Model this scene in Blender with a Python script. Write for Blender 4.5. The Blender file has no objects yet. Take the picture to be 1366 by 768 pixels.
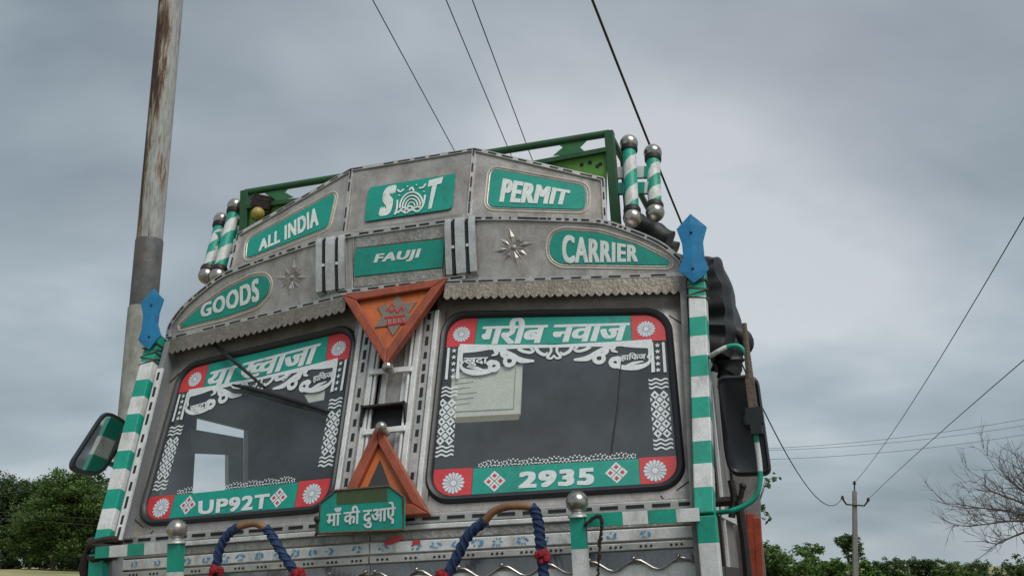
import bpy, bmesh, math, random
from mathutils import Vector, Matrix, noise
V = Vector; PI = math.pi; rad = math.radians
sc = bpy.context.scene; COL = sc.collection
random.seed(7)

# ------------------------------------------------------------------ camera
FPX = 1402.27; PIT = 0.256975522; ROL = -0.00197103283
CAMPOS = V((0, 0, 1.62))
RC = Matrix.Rotation(PIT, 3, 'X') @ Matrix.Rotation(-ROL, 3, 'Y')
cam = bpy.data.cameras.new('camera'); camo = bpy.data.objects.new('camera', cam); COL.objects.link(camo)
cam.sensor_width = 36; cam.lens = 36 * FPX / 1366; cam.clip_end = 4000; cam.clip_start = 0.05
cx, cy, cz = RC @ V((1, 0, 0)), RC @ V((0, 0, 1)), -(RC @ V((0, 1, 0)))
camo.matrix_world = Matrix(((cx.x, cy.x, cz.x, 0), (cx.y, cy.y, cz.y, 0), (cx.z, cy.z, cz.z, CAMPOS.z), (0, 0, 0, 1)))
sc.camera = camo
def wray(px, py): return RC @ V(((px - 683) / FPX, 1, (384 - py) / FPX))
def wat(px, py, dist):            # world point seen at a photo position, dist metres ahead
    d = wray(px, py); return CAMPOS + d * (dist / d.y)

# ------------------------------------------------------------------ sky, sun, exposure
SUN_EL, SUN_AZ = rad(54), rad(146)
w = bpy.data.worlds.new('World'); sc.world = w; w.use_nodes = True
nt = w.node_tree; nt.nodes.clear(); N = nt.nodes.new; Lk = nt.links.new
out = N('ShaderNodeOutputWorld'); bg = N('ShaderNodeBackground'); bg.inputs[1].default_value = 0.1
sky = N('ShaderNodeTexSky'); sky.sky_type = 'NISHITA'; sky.sun_disc = False
sky.sun_elevation = SUN_EL; sky.sun_rotation = SUN_AZ
tc = N('ShaderNodeTexCoord'); sep = N('ShaderNodeSeparateXYZ'); Lk(tc.outputs['Generated'], sep.inputs[0])
mx = N('ShaderNodeMath'); mx.operation = 'MAXIMUM'; mx.inputs[1].default_value = 0.0; Lk(sep.outputs[2], mx.inputs[0])
ad = N('ShaderNodeMath'); ad.operation = 'ADD'; ad.inputs[1].default_value = 0.42; Lk(mx.outputs[0], ad.inputs[0])
dv = N('ShaderNodeVectorMath'); dv.operation = 'DIVIDE'; Lk(tc.outputs['Generated'], dv.inputs[0]); Lk(ad.outputs[0], dv.inputs[1])
mp = N('ShaderNodeMapping'); mp.inputs['Location'].default_value = (0.2, 1.7, -3.6); mp.inputs['Scale'].default_value = (0.95, 1.35, 1.0); Lk(dv.outputs[0], mp.inputs[0])
n1 = N('ShaderNodeTexNoise'); n1.inputs['Scale'].default_value = 1.5; n1.inputs['Detail'].default_value = 5; n1.inputs['Roughness'].default_value = 0.47; n1.inputs['Distortion'].default_value = 0.15
Lk(mp.outputs[0], n1.inputs['Vector'])
cr = N('ShaderNodeValToRGB'); e = cr.color_ramp; e.elements[0].position = 0.36; e.elements[0].color = (1.4, 1.75, 2.0, 1)
e.elements[1].position = 0.63; e.elements[1].color = (3.7, 4.0, 4.2, 1)
m_ = e.elements.new(0.5); m_.color = (2.3, 2.7, 2.98, 1)
Lk(n1.outputs[0], cr.inputs[0])
# a faint warm tint in thin places
n2 = N('ShaderNodeTexNoise'); n2.inputs['Scale'].default_value = 1.1; n2.inputs['Detail'].default_value = 2; Lk(dv.outputs[0], n2.inputs['Vector'])
r2 = N('ShaderNodeValToRGB'); r2.color_ramp.elements[0].position = .52; r2.color_ramp.elements[0].color = (0, 0, 0, 1); r2.color_ramp.elements[1].position = .75; r2.color_ramp.elements[1].color = (.4, .4, .4, 1)
Lk(n2.outputs[0], r2.inputs[0])
mw = N('ShaderNodeMixRGB'); mw.inputs[2].default_value = (3.15, 3.1, 3.3, 1); Lk(r2.outputs[0], mw.inputs[0]); Lk(cr.outputs[0], mw.inputs[1])
ms = N('ShaderNodeMixRGB'); ms.inputs[0].default_value = 0.95; Lk(sky.outputs[0], ms.inputs[1]); Lk(mw.outputs[0], ms.inputs[2])
Lk(ms.outputs[0], bg.inputs[0]); Lk(bg.outputs[0], out.inputs[0])
sl = bpy.data.lights.new('sun', 'SUN'); sl.energy = 1.5; sl.angle = rad(38); sl.color = (1, .97, .92)
so = bpy.data.objects.new('sun', sl); COL.objects.link(so)
sdir = V((math.sin(SUN_AZ) * math.cos(SUN_EL), math.cos(SUN_AZ) * math.cos(SUN_EL), math.sin(SUN_EL)))
so.rotation_euler = (-sdir).to_track_quat('-Z', 'Y').to_euler()
vs = sc.view_settings; vs.view_transform = 'Standard'; vs.look = 'None'; vs.exposure = 0.7; vs.gamma = 1.0; vs.use_curve_mapping = False
sc.render.engine = 'CYCLES'

# ------------------------------------------------------------------ materials
def srgb(r, g, b):
    f = lambda c: (c / 255 / 12.92) if c / 255 <= .04045 else ((c / 255 + .055) / 1.055) ** 2.4
    return (f(r), f(g), f(b), 1)
M = {}
def mat(name, col, rough=.6, metal=0, var=.25, scale=9, bump=0, bscale=60, dirt=None, dcol=(.09, .075, .06, 1), dscale=5, stretch=1, coat=0, spec=.5):
    m = bpy.data.materials.new(name); m.use_nodes = True; nt = m.node_tree; b = nt.nodes['Principled BSDF']; N = nt.nodes.new; L = nt.links.new
    tc = N('ShaderNodeTexCoord'); mp = N('ShaderNodeMapping'); mp.inputs['Scale'].default_value = (1, 1, 1 / stretch); L(tc.outputs['Object'], mp.inputs[0])
    nz = N('ShaderNodeTexNoise'); nz.inputs['Scale'].default_value = scale; nz.inputs['Detail'].default_value = 6; nz.inputs['Roughness'].default_value = .65; L(mp.outputs[0], nz.inputs['Vector'])
    rp = N('ShaderNodeValToRGB'); rp.color_ramp.elements[0].position = .3; rp.color_ramp.elements[1].position = .72
    c = V(col[:3]); rp.color_ramp.elements[0].color = (*(c * (1 - var)), 1); rp.color_ramp.elements[1].color = (*(c * (1 + var * .6)), 1)
    L(nz.outputs[0], rp.inputs[0]); last = rp.outputs[0]
    if dirt:
        mp2 = N('ShaderNodeMapping'); mp2.inputs['Scale'].default_value = (1, 1, .35); L(tc.outputs['Object'], mp2.inputs[0])
        n2 = N('ShaderNodeTexNoise'); n2.inputs['Scale'].default_value = dscale; n2.inputs['Detail'].default_value = 9; n2.inputs['Roughness'].default_value = .72; L(mp2.outputs[0], n2.inputs['Vector'])
        r2 = N('ShaderNodeValToRGB'); r2.color_ramp.elements[0].position = .62 - dirt * .3; r2.color_ramp.elements[1].position = .78 - dirt * .15
        r2.color_ramp.elements[0].color = (0, 0, 0, 1); r2.color_ramp.elements[1].color = (.85, .85, .85, 1); L(n2.outputs[0], r2.inputs[0])
        mxx = N('ShaderNodeMixRGB'); L(r2.outputs[0], mxx.inputs[0]); L(last, mxx.inputs[1]); mxx.inputs[2].default_value = dcol; last = mxx.outputs[0]
        if metal:
            mm = N('ShaderNodeMath'); mm.operation = 'MULTIPLY_ADD'; mm.inputs[1].default_value = -metal * .8; mm.inputs[2].default_value = metal; L(r2.outputs[0], mm.inputs[0]); L(mm.outputs[0], b.inputs['Metallic'])
    # fine grain: dust and tiny scuffs
    gn = N('ShaderNodeTexNoise'); gn.inputs['Scale'].default_value = 130; gn.inputs['Detail'].default_value = 5; gn.inputs['Roughness'].default_value = .75; L(mp.outputs[0], gn.inputs['Vector'])
    gr = N('ShaderNodeMapRange'); gr.inputs[1].default_value = .3; gr.inputs[2].default_value = .7; gr.inputs[3].default_value = .80; gr.inputs[4].default_value = 1.14; L(gn.outputs[0], gr.inputs[0])
    gm = N('ShaderNodeMixRGB'); gm.blend_type = 'MULTIPLY'; gm.inputs[0].default_value = 1; L(last, gm.inputs[1]); L(gr.outputs[0], gm.inputs[2]); last = gm.outputs[0]
    L(last, b.inputs['Base Color'])
    if metal and not dirt: b.inputs['Metallic'].default_value = metal
    rr = N('ShaderNodeMapRange'); rr.inputs['To Min'].default_value = max(.02, rough - .12); rr.inputs['To Max'].default_value = min(1, rough + .12); L(nz.outputs[0], rr.inputs[0]); L(rr.outputs[0], b.inputs['Roughness'])
    b.inputs['Specular IOR Level'].default_value = spec
    if coat: b.inputs['Coat Weight'].default_value = coat
    if bump:
        n3 = N('ShaderNodeTexNoise'); n3.inputs['Scale'].default_value = bscale; n3.inputs['Detail'].default_value = 4; L(tc.outputs['Object'], n3.inputs['Vector'])
        bp = N('ShaderNodeBump'); bp.inputs['Strength'].default_value = bump; bp.inputs['Distance'].default_value = .01; L(n3.outputs[0], bp.inputs['Height']); L(bp.outputs[0], b.inputs['Normal'])
    M[name] = m; return m
mat('steel', (.47, .44, .41, 1), .38, .55, .28, 11, .34, 9, dirt=.6, dcol=(.18, .14, .11, 1), dscale=7)
mat('steel_engraved', (.36, .35, .33, 1), .5, .4, .35, 60, .5, 90, dirt=.4, dcol=(.12, .1, .085, 1), dscale=9)
mat('fringe_tin', (.27, .235, .195, 1), .45, .55, .4, 60, .3, 80, dirt=.45, dcol=(.11, .085, .065, 1), dscale=14)
mat('chrome', (.42, .395, .36, 1), .27, .9, .25, 12, .08, 16, dirt=.38, dcol=(.13, .10, .075, 1), dscale=22)
mat('dark_chrome', (.26, .255, .25, 1), .24, .9, .25, 6, .2, 9, dirt=.2, dcol=(.1, .09, .08, 1), dscale=8)
mat('beading', (.50, .49, .47, 1), .42, .5, .2, 20, .15, 50, dirt=.25, dcol=(.2, .18, .15, 1), dscale=15)
mat('white_strip', (.66, .67, .66, 1), .45, .15, .18, 18, .1, 40, dirt=.3, dcol=(.22, .2, .18, 1), dscale=13)
mat('dull_strip', (.50, .52, .52, 1), .48, .25, .22, 18, .15, 40, dirt=.45, dcol=(.2, .18, .16, 1), dscale=14)
mat('slot_black', (.012, .012, .013, 1), .7, 0, .2)
mat('teal', (.002, .295, .205, 1), .5, 0, .14, 14, .06, 30, dirt=.30, dcol=(.035, .14, .10, 1), dscale=14)
mat('teal_sign', (.001, .285, .215, 1), .5, 0, .12, 12, .05, 30, dirt=.34, dcol=(.015, .17, .135, 1), dscale=11)
mat('lettering', (.70, .74, .72, 1), .5, 0, .12, 30, .05, 60, dirt=.16, dcol=(.3, .36, .34, 1), dscale=18)
mat('post_white', (.62, .63, .62, 1), .5, 0, .14, 16, .1, 40, dirt=.4, dcol=(.29, .28, .25, 1), dscale=15)
mat('decal_white', (.62, .66, .67, 1), .5, 0, .08, 20)
mat('decal_red', (.56, .042, .048, 1), .42, 0, .12, 9, dirt=.1, dcol=(.35, .05, .05, 1))
mat('rosette_grey', (.33, .34, .42, 1), .5, 0, .1)
mat('cream_line', (.55, .5, .4, 1), .5, 0, .15, 20)
mat('rubber', (.016, .018, .021, 1), .45, 0, .2, 12, .05, 40)
mat('orange_dark', (.30, .062, .026, 1), .55, 0, .25, 16, .2, 35, dirt=.4, dcol=(.10, .035, .022, 1), dscale=18)
mat('orange', (.50, .125, .030, 1), .5, 0, .16, 12, .12, 30, dirt=.36, dcol=(.27, .075, .03, 1), dscale=18)
mat('star_grey', (.20, .17, .14, 1), .6, .2, .2, 25)
mat('red_paint', (.42, .02, .022, 1), .5, 0, .2, 20)
mat('blue_paint', (.012, .20, .42, 1), .42, 0, .2, 14, .15, 22, dirt=.34, dcol=(.03, .10, .18, 1), dscale=12)
mat('blue_print', (.10, .30, .50, 1), .5, 0, .3, 60)
mat('rack_green', (.018, .085, .030, 1), .5, 0, .25, 15, .15, 40, dirt=.2, dcol=(.07, .05, .03, 1), dscale=12)
mat('rack_plate', (.035, .17, .06, 1), .5, 0, .2, 15, .1, 30, dirt=.15, dcol=(.05, .07, .03, 1))
mat('lime', (.11, .30, .035, 1), .5, 0, .25, 12, .1, 30, dirt=.25, dcol=(.08, .11, .03, 1), dscale=10)
mat('tarp', (.010, .012, .015, 1), .55, 0, .4, 10, .35, 18)
mat('cloth_blue', (.012, .035, .10, 1), .85, 0, .4, 40, .4, 90)
mat('cloth_red', (.30, .012, .02, 1), .9, 0, .4, 50, .8, 120)
mat('cloth_dark', (.028, .017, .014, 1), .9, 0, .5, 30, .8, 70)
mat('horn', (.22, .105, .042, 1), .4, 0, .35, 20, .1, 40)
mat('rope', (.10, .075, .05, 1), .9, 0, .35, 60, .5, 120)
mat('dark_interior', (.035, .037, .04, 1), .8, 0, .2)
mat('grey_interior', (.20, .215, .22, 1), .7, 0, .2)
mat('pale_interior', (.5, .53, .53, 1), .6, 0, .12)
mat('paper', (.74, .73, .62, 1), .8, 0, .08, 12)
mat('paper_edge', (.27, .23, .13, 1), .8, 0, .15, 20)
mat('print_grey', (.36, .35, .30, 1), .8, 0, .2, 90)
mat('olive_tape', (.055, .085, .03, 1), .5, 0, .2, 12)
mat('black_plastic', (.014, .016, .019, 1), .38, 0, .2, 12, .05, 25)
mat('mirror', (.62, .64, .64, 1), .02, 1, .05, 4)
mat('rust_red', (.32, .045, .018, 1), .6, 0, .35, 14, .2, 40, dirt=.3)
mat('ribbed_grey', (.22, .21, .20, 1), .6, .3, .35, 10, .2, 40, dirt=.45, dcol=(.06, .05, .045, 1))
mat('dark_metal', (.035, .03, .028, 1), .55, .5, .4, 20, .2, 60, dirt=.35, dcol=(.1, .05, .03, 1))
mat('wood', (.13, .10, .075, 1), .85, 0, .35, 25, .4, 60, stretch=6)
mat('tyre', (.014, .014, .014, 1), .8, 0, .2)
mat('yellow_lamp', (.33, .26, .05, 1), .4, 0, .25, 14)
mat('concrete', (.20, .19, .175, 1), .85, 0, .25, 3, .2, 30)
mat('cable', (.012, .012, .014, 1), .6, 0, .1)
mat('wire', (.035, .04, .045, 1), .6, .3, .1)
mat('insulator', (.06, .035, .03, 1), .3, 0, .2)
mat('bark', (.055, .042, .032, 1), .9, 0, .35, 4, .6, 12, stretch=4)
mat('bare_bark', (.12, .105, .10, 1), .9, 0, .3, 6, .4, 20, stretch=3)

def glass_mat():
    m = bpy.data.materials.new('window_glass'); m.use_nodes = True; nt = m.node_tree; nt.nodes.clear(); N = nt.nodes.new; L = nt.links.new
    o = N('ShaderNodeOutputMaterial'); tr = N('ShaderNodeBsdfTransparent'); tr.inputs[0].default_value = (.90, .93, .94, 1)
    gl = N('ShaderNodeBsdfGlossy'); gl.inputs['Roughness'].default_value = .03; lw = N('ShaderNodeLayerWeight'); lw.inputs[0].default_value = .5; pw = N('ShaderNodeMath'); pw.operation = 'POWER'; pw.inputs[1].default_value = 5; L(lw.outputs['Facing'], pw.inputs[0]); fr = N('ShaderNodeMath'); fr.operation = 'MULTIPLY_ADD'; fr.inputs[1].default_value = .9; fr.inputs[2].default_value = .10; L(pw.outputs[0], fr.inputs[0])
    a = N('ShaderNodeMixShader'); L(fr.outputs[0], a.inputs[0]); L(tr.outputs[0], a.inputs[1]); L(gl.outputs[0], a.inputs[2])
    df = N('ShaderNodeBsdfDiffuse'); df.inputs[0].default_value = (.25, .29, .31, 1)
    tc = N('ShaderNodeTexCoord'); nz = N('ShaderNodeTexNoise'); nz.inputs['Scale'].default_value = 3.5; nz.inputs['Detail'].default_value = 7; L(tc.outputs['Object'], nz.inputs['Vector'])
    mr = N('ShaderNodeMapRange'); nz.inputs['Roughness'].default_value = .68; mr.inputs[1].default_value = .36; mr.inputs[2].default_value = .68; mr.inputs[3].default_value = .08; mr.inputs[4].default_value = .23; L(nz.outputs[0], mr.inputs[0])
    b = N('ShaderNodeMixShader'); L(mr.outputs[0], b.inputs[0]); L(a.outputs[0], b.inputs[1]); L(df.outputs[0], b.inputs[2]); L(b.outputs[0], o.inputs[0]); M['glass'] = m
glass_mat()
def leaf_mat(name, c1, c2, trans=.25):
    m = bpy.data.materials.new(name); m.use_nodes = True; nt = m.node_tree; b = nt.nodes['Principled BSDF']; N = nt.nodes.new; L = nt.links.new
    tc = N('ShaderNodeTexCoord'); nz = N('ShaderNodeTexNoise'); nz.inputs['Scale'].default_value = 1.1; nz.inputs['Detail'].default_value = 8; nz.inputs['Roughness'].default_value = .8; L(tc.outputs['Object'], nz.inputs['Vector'])
    rp = N('ShaderNodeValToRGB'); rp.color_ramp.elements[0].position = .32; rp.color_ramp.elements[1].position = .7; rp.color_ramp.elements[0].color = (*c1, 1); rp.color_ramp.elements[1].color = (*c2, 1); L(nz.outputs[0], rp.inputs[0])
    L(rp.outputs[0], b.inputs['Base Color']); b.inputs['Roughness'].default_value = .6; b.inputs['Specular IOR Level'].default_value = .25
    t = N('ShaderNodeBsdfTranslucent'); L(rp.outputs[0], t.inputs[0]); mx = N('ShaderNodeMixShader'); mx.inputs[0].default_value = trans; L(b.outputs[0], mx.inputs[1]); L(t.outputs[0], mx.inputs[2]); L(mx.outputs[0], nt.nodes['Material Output'].inputs[0]); M[name] = m
leaf_mat('leaf_dark', (.04, .075, .026), (.085, .135, .042))
leaf_mat('leaf_mid', (.07, .125, .033), (.125, .20, .055))
leaf_mat('leaf_light', (.08, .15, .035), (.14, .24, .06))
def rust_pole_mat():
    m = bpy.data.materials.new('rusty_paint'); m.use_nodes = True; nt = m.node_tree; b = nt.nodes['Principled BSDF']; N = nt.nodes.new; L = nt.links.new
    tc = N('ShaderNodeTexCoord'); mp = N('ShaderNodeMapping'); mp.inputs['Scale'].default_value = (7, 7, .9); L(tc.outputs['Object'], mp.inputs[0])
    nz = N('ShaderNodeTexNoise'); nz.inputs['Scale'].default_value = 1.6; nz.inputs['Detail'].default_value = 9; nz.inputs['Roughness'].default_value = .75; L(mp.outputs[0], nz.inputs['Vector'])
    # rust grows with height on the pole, where the paint has come off
    sp = N('ShaderNodeSeparateXYZ'); L(tc.outputs['Object'], sp.inputs[0])
    mr = N('ShaderNodeMapRange'); mr.inputs[1].default_value = 2.6; mr.inputs[2].default_value = 5.4; mr.inputs[3].default_value = -.02; mr.inputs[4].default_value = .19; L(sp.outputs[2], mr.inputs[0])
    sx = N('ShaderNodeMath'); sx.operation = 'MULTIPLY'; sx.inputs[1].default_value = -1.1; L(sp.outputs[0], sx.inputs[0])
    a0 = N('ShaderNodeMath'); L(nz.outputs[0], a0.inputs[0]); L(mr.outputs[0], a0.inputs[1]); a = N('ShaderNodeMath'); L(a0.outputs[0], a.inputs[0]); L(sx.outputs[0], a.inputs[1])
    r = N('ShaderNodeValToRGB'); r.color_ramp.elements[0].position = .60; r.color_ramp.elements[0].color = (.37, .375, .36, 1); r.color_ramp.elements[1].position = .70; r.color_ramp.elements[1].color = (.055, .022, .012, 1)
    k = r.color_ramp.elements.new(.645); k.color = (.24, .16, .10, 1); L(a.outputs[0], r.inputs[0])
    n2 = N('ShaderNodeTexNoise'); n2.inputs['Scale'].default_value = 14; n2.inputs['Detail'].default_value = 6; L(mp.outputs[0], n2.inputs['Vector'])
    r3 = N('ShaderNodeValToRGB'); r3.color_ramp.elements[0].position = .35; r3.color_ramp.elements[0].color = (.62, .62, .6, 1); r3.color_ramp.elements[1].position = .6; r3.color_ramp.elements[1].color = (1, 1, 1, 1); L(n2.outputs[0], r3.inputs[0])
    mu = N('ShaderNodeMixRGB'); mu.blend_type = 'MULTIPLY'; mu.inputs[0].default_value = 1; L(r.outputs[0], mu.inputs[1]); L(r3.outputs[0], mu.inputs[2]); L(mu.outputs[0], b.inputs['Base Color'])
    b.inputs['Roughness'].default_value = .65; bp = N('ShaderNodeBump'); bp.inputs['Strength'].default_value = .4; bp.inputs['Distance'].default_value = .01; L(a.outputs[0], bp.inputs['Height']); L(bp.outputs[0], b.inputs['Normal']); M['rusty_paint'] = m
rust_pole_mat()
mat('pole_band', (.10, .105, .105, 1), .6, .1, .4, 16, .25, 30, dirt=.55, dcol=(.14, .075, .045, 1), dscale=9)
mat('pole_lower', (.29, .30, .265, 1), .7, 0, .35, 14, .25, 30, dirt=.75, dcol=(.11, .085, .06, 1), dscale=9)
def ground_mat():
    m = bpy.data.materials.new('dry_field'); m.use_nodes = True; nt = m.node_tree; b = nt.nodes['Principled BSDF']; N = nt.nodes.new; L = nt.links.new
    tc = N('ShaderNodeTexCoord'); nz = N('ShaderNodeTexNoise'); nz.inputs['Scale'].default_value = .12; nz.inputs['Detail'].default_value = 10; nz.inputs['Roughness'].default_value = .7; L(tc.outputs['Object'], nz.inputs['Vector'])
    r = N('ShaderNodeValToRGB'); r.color_ramp.elements[0].position = .38; r.color_ramp.elements[0].color = (.16, .18, .06, 1); r.color_ramp.elements[1].position = .6; r.color_ramp.elements[1].color = (.34, .30, .16, 1); L(nz.outputs[0], r.inputs[0]); L(r.outputs[0], b.inputs['Base Color']); b.inputs['Roughness'].default_value = .95; M['field'] = m
ground_mat()
mat('asphalt', (.06, .058, .055, 1), .9, 0, .3, 20, .4, 80, dirt=.4, dcol=(.16, .13, .10, 1), dscale=1.2)

# ------------------------------------------------------------------ mesh builder
class MB:
    def __init__(s): s.v = []; s.f = []; s.m = []
    def add(s, vs, fs, mi=0):
        o = len(s.v); s.v += [tuple(x) for x in vs]; s.f += [tuple(i + o for i in f) for f in fs]
        s.m += [mi] * len(fs) if isinstance(mi, int) else mi
    def box(s, c, a, b, d, mi=0):       # centre and three half-axes
        c, a, b, d = V(c), V(a), V(b), V(d)
        vs = [c + a * i + b * j + d * k for k in (-1, 1) for j in (-1, 1) for i in (-1, 1)]
        s.add(vs, [(0, 1, 3, 2), (4, 6, 7, 5), (0, 4, 5, 1), (2, 3, 7, 6), (0, 2, 6, 4), (1, 5, 7, 3)], mi)
    def beam(s, p, q, w, h, up=(0, 0, 1), mi=0):
        p, q = V(p), V(q); d = (q - p); a = d.cross(V(up)).normalized(); b = a.cross(d).normalized()
        s.box((p + q) / 2, d / 2, a * (w / 2), b * (h / 2), mi)
    def prism(s, pts, n, t, mi=0):
        pts = [V(p) for p in pts]; n = V(n).normalized() * t; k = len(pts)
        vs = pts + [p + n for p in pts]
        s.add(vs, [tuple(range(k))[::-1], tuple(range(k, 2 * k))] + [(i, (i + 1) % k, k + (i + 1) % k, k + i) for i in range(k)], mi)
    def sheet(s, pts, mi=0): s.add(pts, [tuple(range(len(pts)))], mi)
    def tube(s, pts, r, seg=8, mi=0, closed=False, flat=1, up=None):
        pts = [V(p) for p in pts]; n = len(pts); rs = r if isinstance(r, (list, tuple)) else [r] * n
        vs = []; u = None
        for i, p in enumerate(pts):
            if closed: t = pts[(i + 1) % n] - pts[i - 1]
            else: t = pts[min(i + 1, n - 1)] - pts[max(i - 1, 0)]
            t.normalize()
            if up is not None: a = t.cross(V(up)).normalized()
            else:
                if u is None: u = V((0, 0, 1)) if abs(t.z) < .9 else V((1, 0, 0))
                a = t.cross(u)
                if a.length < 1e-5: a = t.cross(V((0, 1, 0)))
                a.normalize(); u = a.cross(t) * 1.0
            b = a.cross(t).normalized()
            for k in range(seg):
                an = 2 * PI * k / seg; vs.append(p + (a * math.cos(an) + b * math.sin(an) * flat) * rs[i])
        fs = []; ms = []
        for i in range(n if closed else n - 1):
            j = (i + 1) % n
            for k in range(seg):
                fs.append((i * seg + k, i * seg + (k + 1) % seg, j * seg + (k + 1) % seg, j * seg + k)); ms.append(mi(i, k) if callable(mi) else mi)
        if not closed:
            fs += [tuple(range(seg))[::-1], tuple(range((n - 1) * seg, n * seg))]; ms += [mi(0, 0) if callable(mi) else mi] * 2
        s.add(vs, fs, ms)
    def ball(s, c, r, mi=0, seg=14, rings=8, axis=(0, 0, 1), sq=1):
        ax = V(axis).normalized(); c = V(c)
        s.tube([c + ax * (r * sq * -math.cos(PI * i / rings)) for i in range(rings + 1)], [max(1e-4, r * math.sin(PI * i / rings)) for i in range(rings + 1)], seg, mi)
    def build(s, name, mats, parent=None, smooth=False, bevel=0, kind=None):
        me = bpy.data.meshes.new(name); me.from_pydata(s.v, [], s.f)
        for m in (mats if isinstance(mats, (list, tuple)) else [mats]): me.materials.append(M[m])
        me.polygons.foreach_set('material_index', s.m); me.update()
        bm = bmesh.new(); bm.from_mesh(me); bmesh.ops.recalc_face_normals(bm, faces=bm.faces); bm.to_mesh(me); bm.free()
        if smooth:
            me.polygons.foreach_set('use_smooth', [True] * len(me.polygons)); me.set_sharp_from_angle(angle=rad(40))
        o = bpy.data.objects.new(name, me); COL.objects.link(o)
        if parent is not None: o.parent = parent
        if bevel:
            b = o.modifiers.new('bevel', 'BEVEL'); b.width = bevel; b.segments = 2; b.limit_method = 'ANGLE'; b.angle_limit = rad(40)
        if kind: o['kind'] = kind
        return o
def tag(o, label, cat, group=None):
    o['label'] = label; o['category'] = cat
    if group: o['group'] = group
    return o
def empty(name, loc=(0, 0, 0)):
    o = bpy.data.objects.new(name, None); COL.objects.link(o); o.location = loc; o.empty_display_size = .2; return o
def group_part(name, parent):
    o = bpy.data.objects.new(name, None); COL.objects.link(o); o.parent = parent; o.empty_display_size = .1; return o
def smooth_path(pts, n=6, closed=False):
    P = [V(p) for p in pts]; k = len(P); out = []
    for i in range(k if closed else k - 1):
        if closed: a, b, c, d = P[i - 1], P[i], P[(i + 1) % k], P[(i + 2) % k]
        else: a, b, c, d = P[max(i - 1, 0)], P[i], P[i + 1], P[min(i + 2, k - 1)]
        for j in range(n):
            t = j / n; out.append(.5 * ((2 * b) + (c - a) * t + (2 * a - 5 * b + 4 * c - d) * t * t + (3 * b - a - 3 * c + d) * t ** 3))
    if not closed: out.append(P[-1])
    return out

# ------------------------------------------------------------------ ground
def gh(x, y):
    near = math.exp(-((x + .2) ** 2 + (y - 6) ** 2) / 160)
    s = max(0, min(1, (y - 15) / 65)); s = s * s * (3 - 2 * s)
    far = s * max(-2.4, min(1.34, -x * .043 - .2))
    return near * .0475 * (x + .5) + far + .05 * noise.noise(V((x * .15, y * .15, 0)))
mb = MB(); xs = [-900, -500, -300, -200, -140, -110, -90] + list(range(-80, 81, 4)) + [90, 110, 140, 200, 300, 500, 900]
ys = [-300, -150, -80, -50] + list(range(-30, 121, 3)) + [130, 150, 180, 240, 350, 600, 1200, 2500]
mb.add([(x, y, gh(x, y)) for y in ys for x in xs], [(j * len(xs) + i, j * len(xs) + i + 1, (j + 1) * len(xs) + i + 1, (j + 1) * len(xs) + i) for j in range(len(ys) - 1) for i in range(len(xs) - 1)])
mb.build('ground', 'field', smooth=True, kind='structure')
mb = MB(); rx = [-4, -3, -2, -1, 0, 1, 2, 3, 4.2]; ry = list(range(-30, 61, 2)); a17 = math.tan(-.2918)
mb.add([(x + .3 + -y * a17, y, gh(x + .3 - y * a17, y) + .03) for y in ry for x in rx], [(j * 9 + i, j * 9 + i + 1, j * 9 + i + 10, j * 9 + i + 9) for j in range(len(ry) - 1) for i in range(8)])
mb.build('road', 'asphalt', smooth=True, kind='structure')

# ------------------------------------------------------------------ truck frame
H0 = 1.82
TW = Matrix.Translation(CAMPOS + V((-.502734921, 4.00091793, .200840683))) @ (Matrix.Rotation(-.291836824, 4, 'Z') @ Matrix.Rotation(-.0112282813, 4, 'X') @ Matrix.Rotation(-.0475363389, 4, 'Y')) @ Matrix.Translation((0, 0, -H0))
truck = empty('truck'); truck.matrix_world = TW
tag(truck, 'decorated goods truck with green signboards, silver panels and two dark windscreens', 'truck')
TI = TW.inverted(); CO = TI @ CAMPOS
def lray(px, py): return (TI.to_3x3() @ wray(px, py))
class Pl:
    def __init__(s, o, ex, ey):
        s.o = V(o); s.ex = V(ex).normalized(); s.n = s.ex.cross(V(ey)).normalized()
        s.ey = s.n.cross(s.ex).normalized()
        if s.n.y > 0: s.n = -s.n
    def hit(s, px, py, off=0):
        d = lray(px, py); return CO + d * (((s.o + s.n * off) - CO).dot(s.n) / d.dot(s.n))
    def shift(s, off): return Pl(s.o + s.n * off, s.ex, s.ey)
    def ab(s, p): return ((p - s.o).dot(s.ex), (p - s.o).dot(s.ey))
    def P(s, a, b, off=0): return s.o + s.ex * a + s.ey * b + s.n * off
    def pts(s, L, off=0): return [s.hit(u, v, off) for u, v in L]
def mir(p): return V((-p[0], p[1], p[2]))
class PlM:        # the mirror image of a plane; left side of the truck
    def __init__(s, pl): s.pl = Pl((-pl.o.x, pl.o.y, pl.o.z), (-pl.ex.x, pl.ex.y, pl.ex.z), (-pl.ey.x, pl.ey.y, pl.ey.z))
def mirror_plane(pl): return PlM(pl).pl

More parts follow.
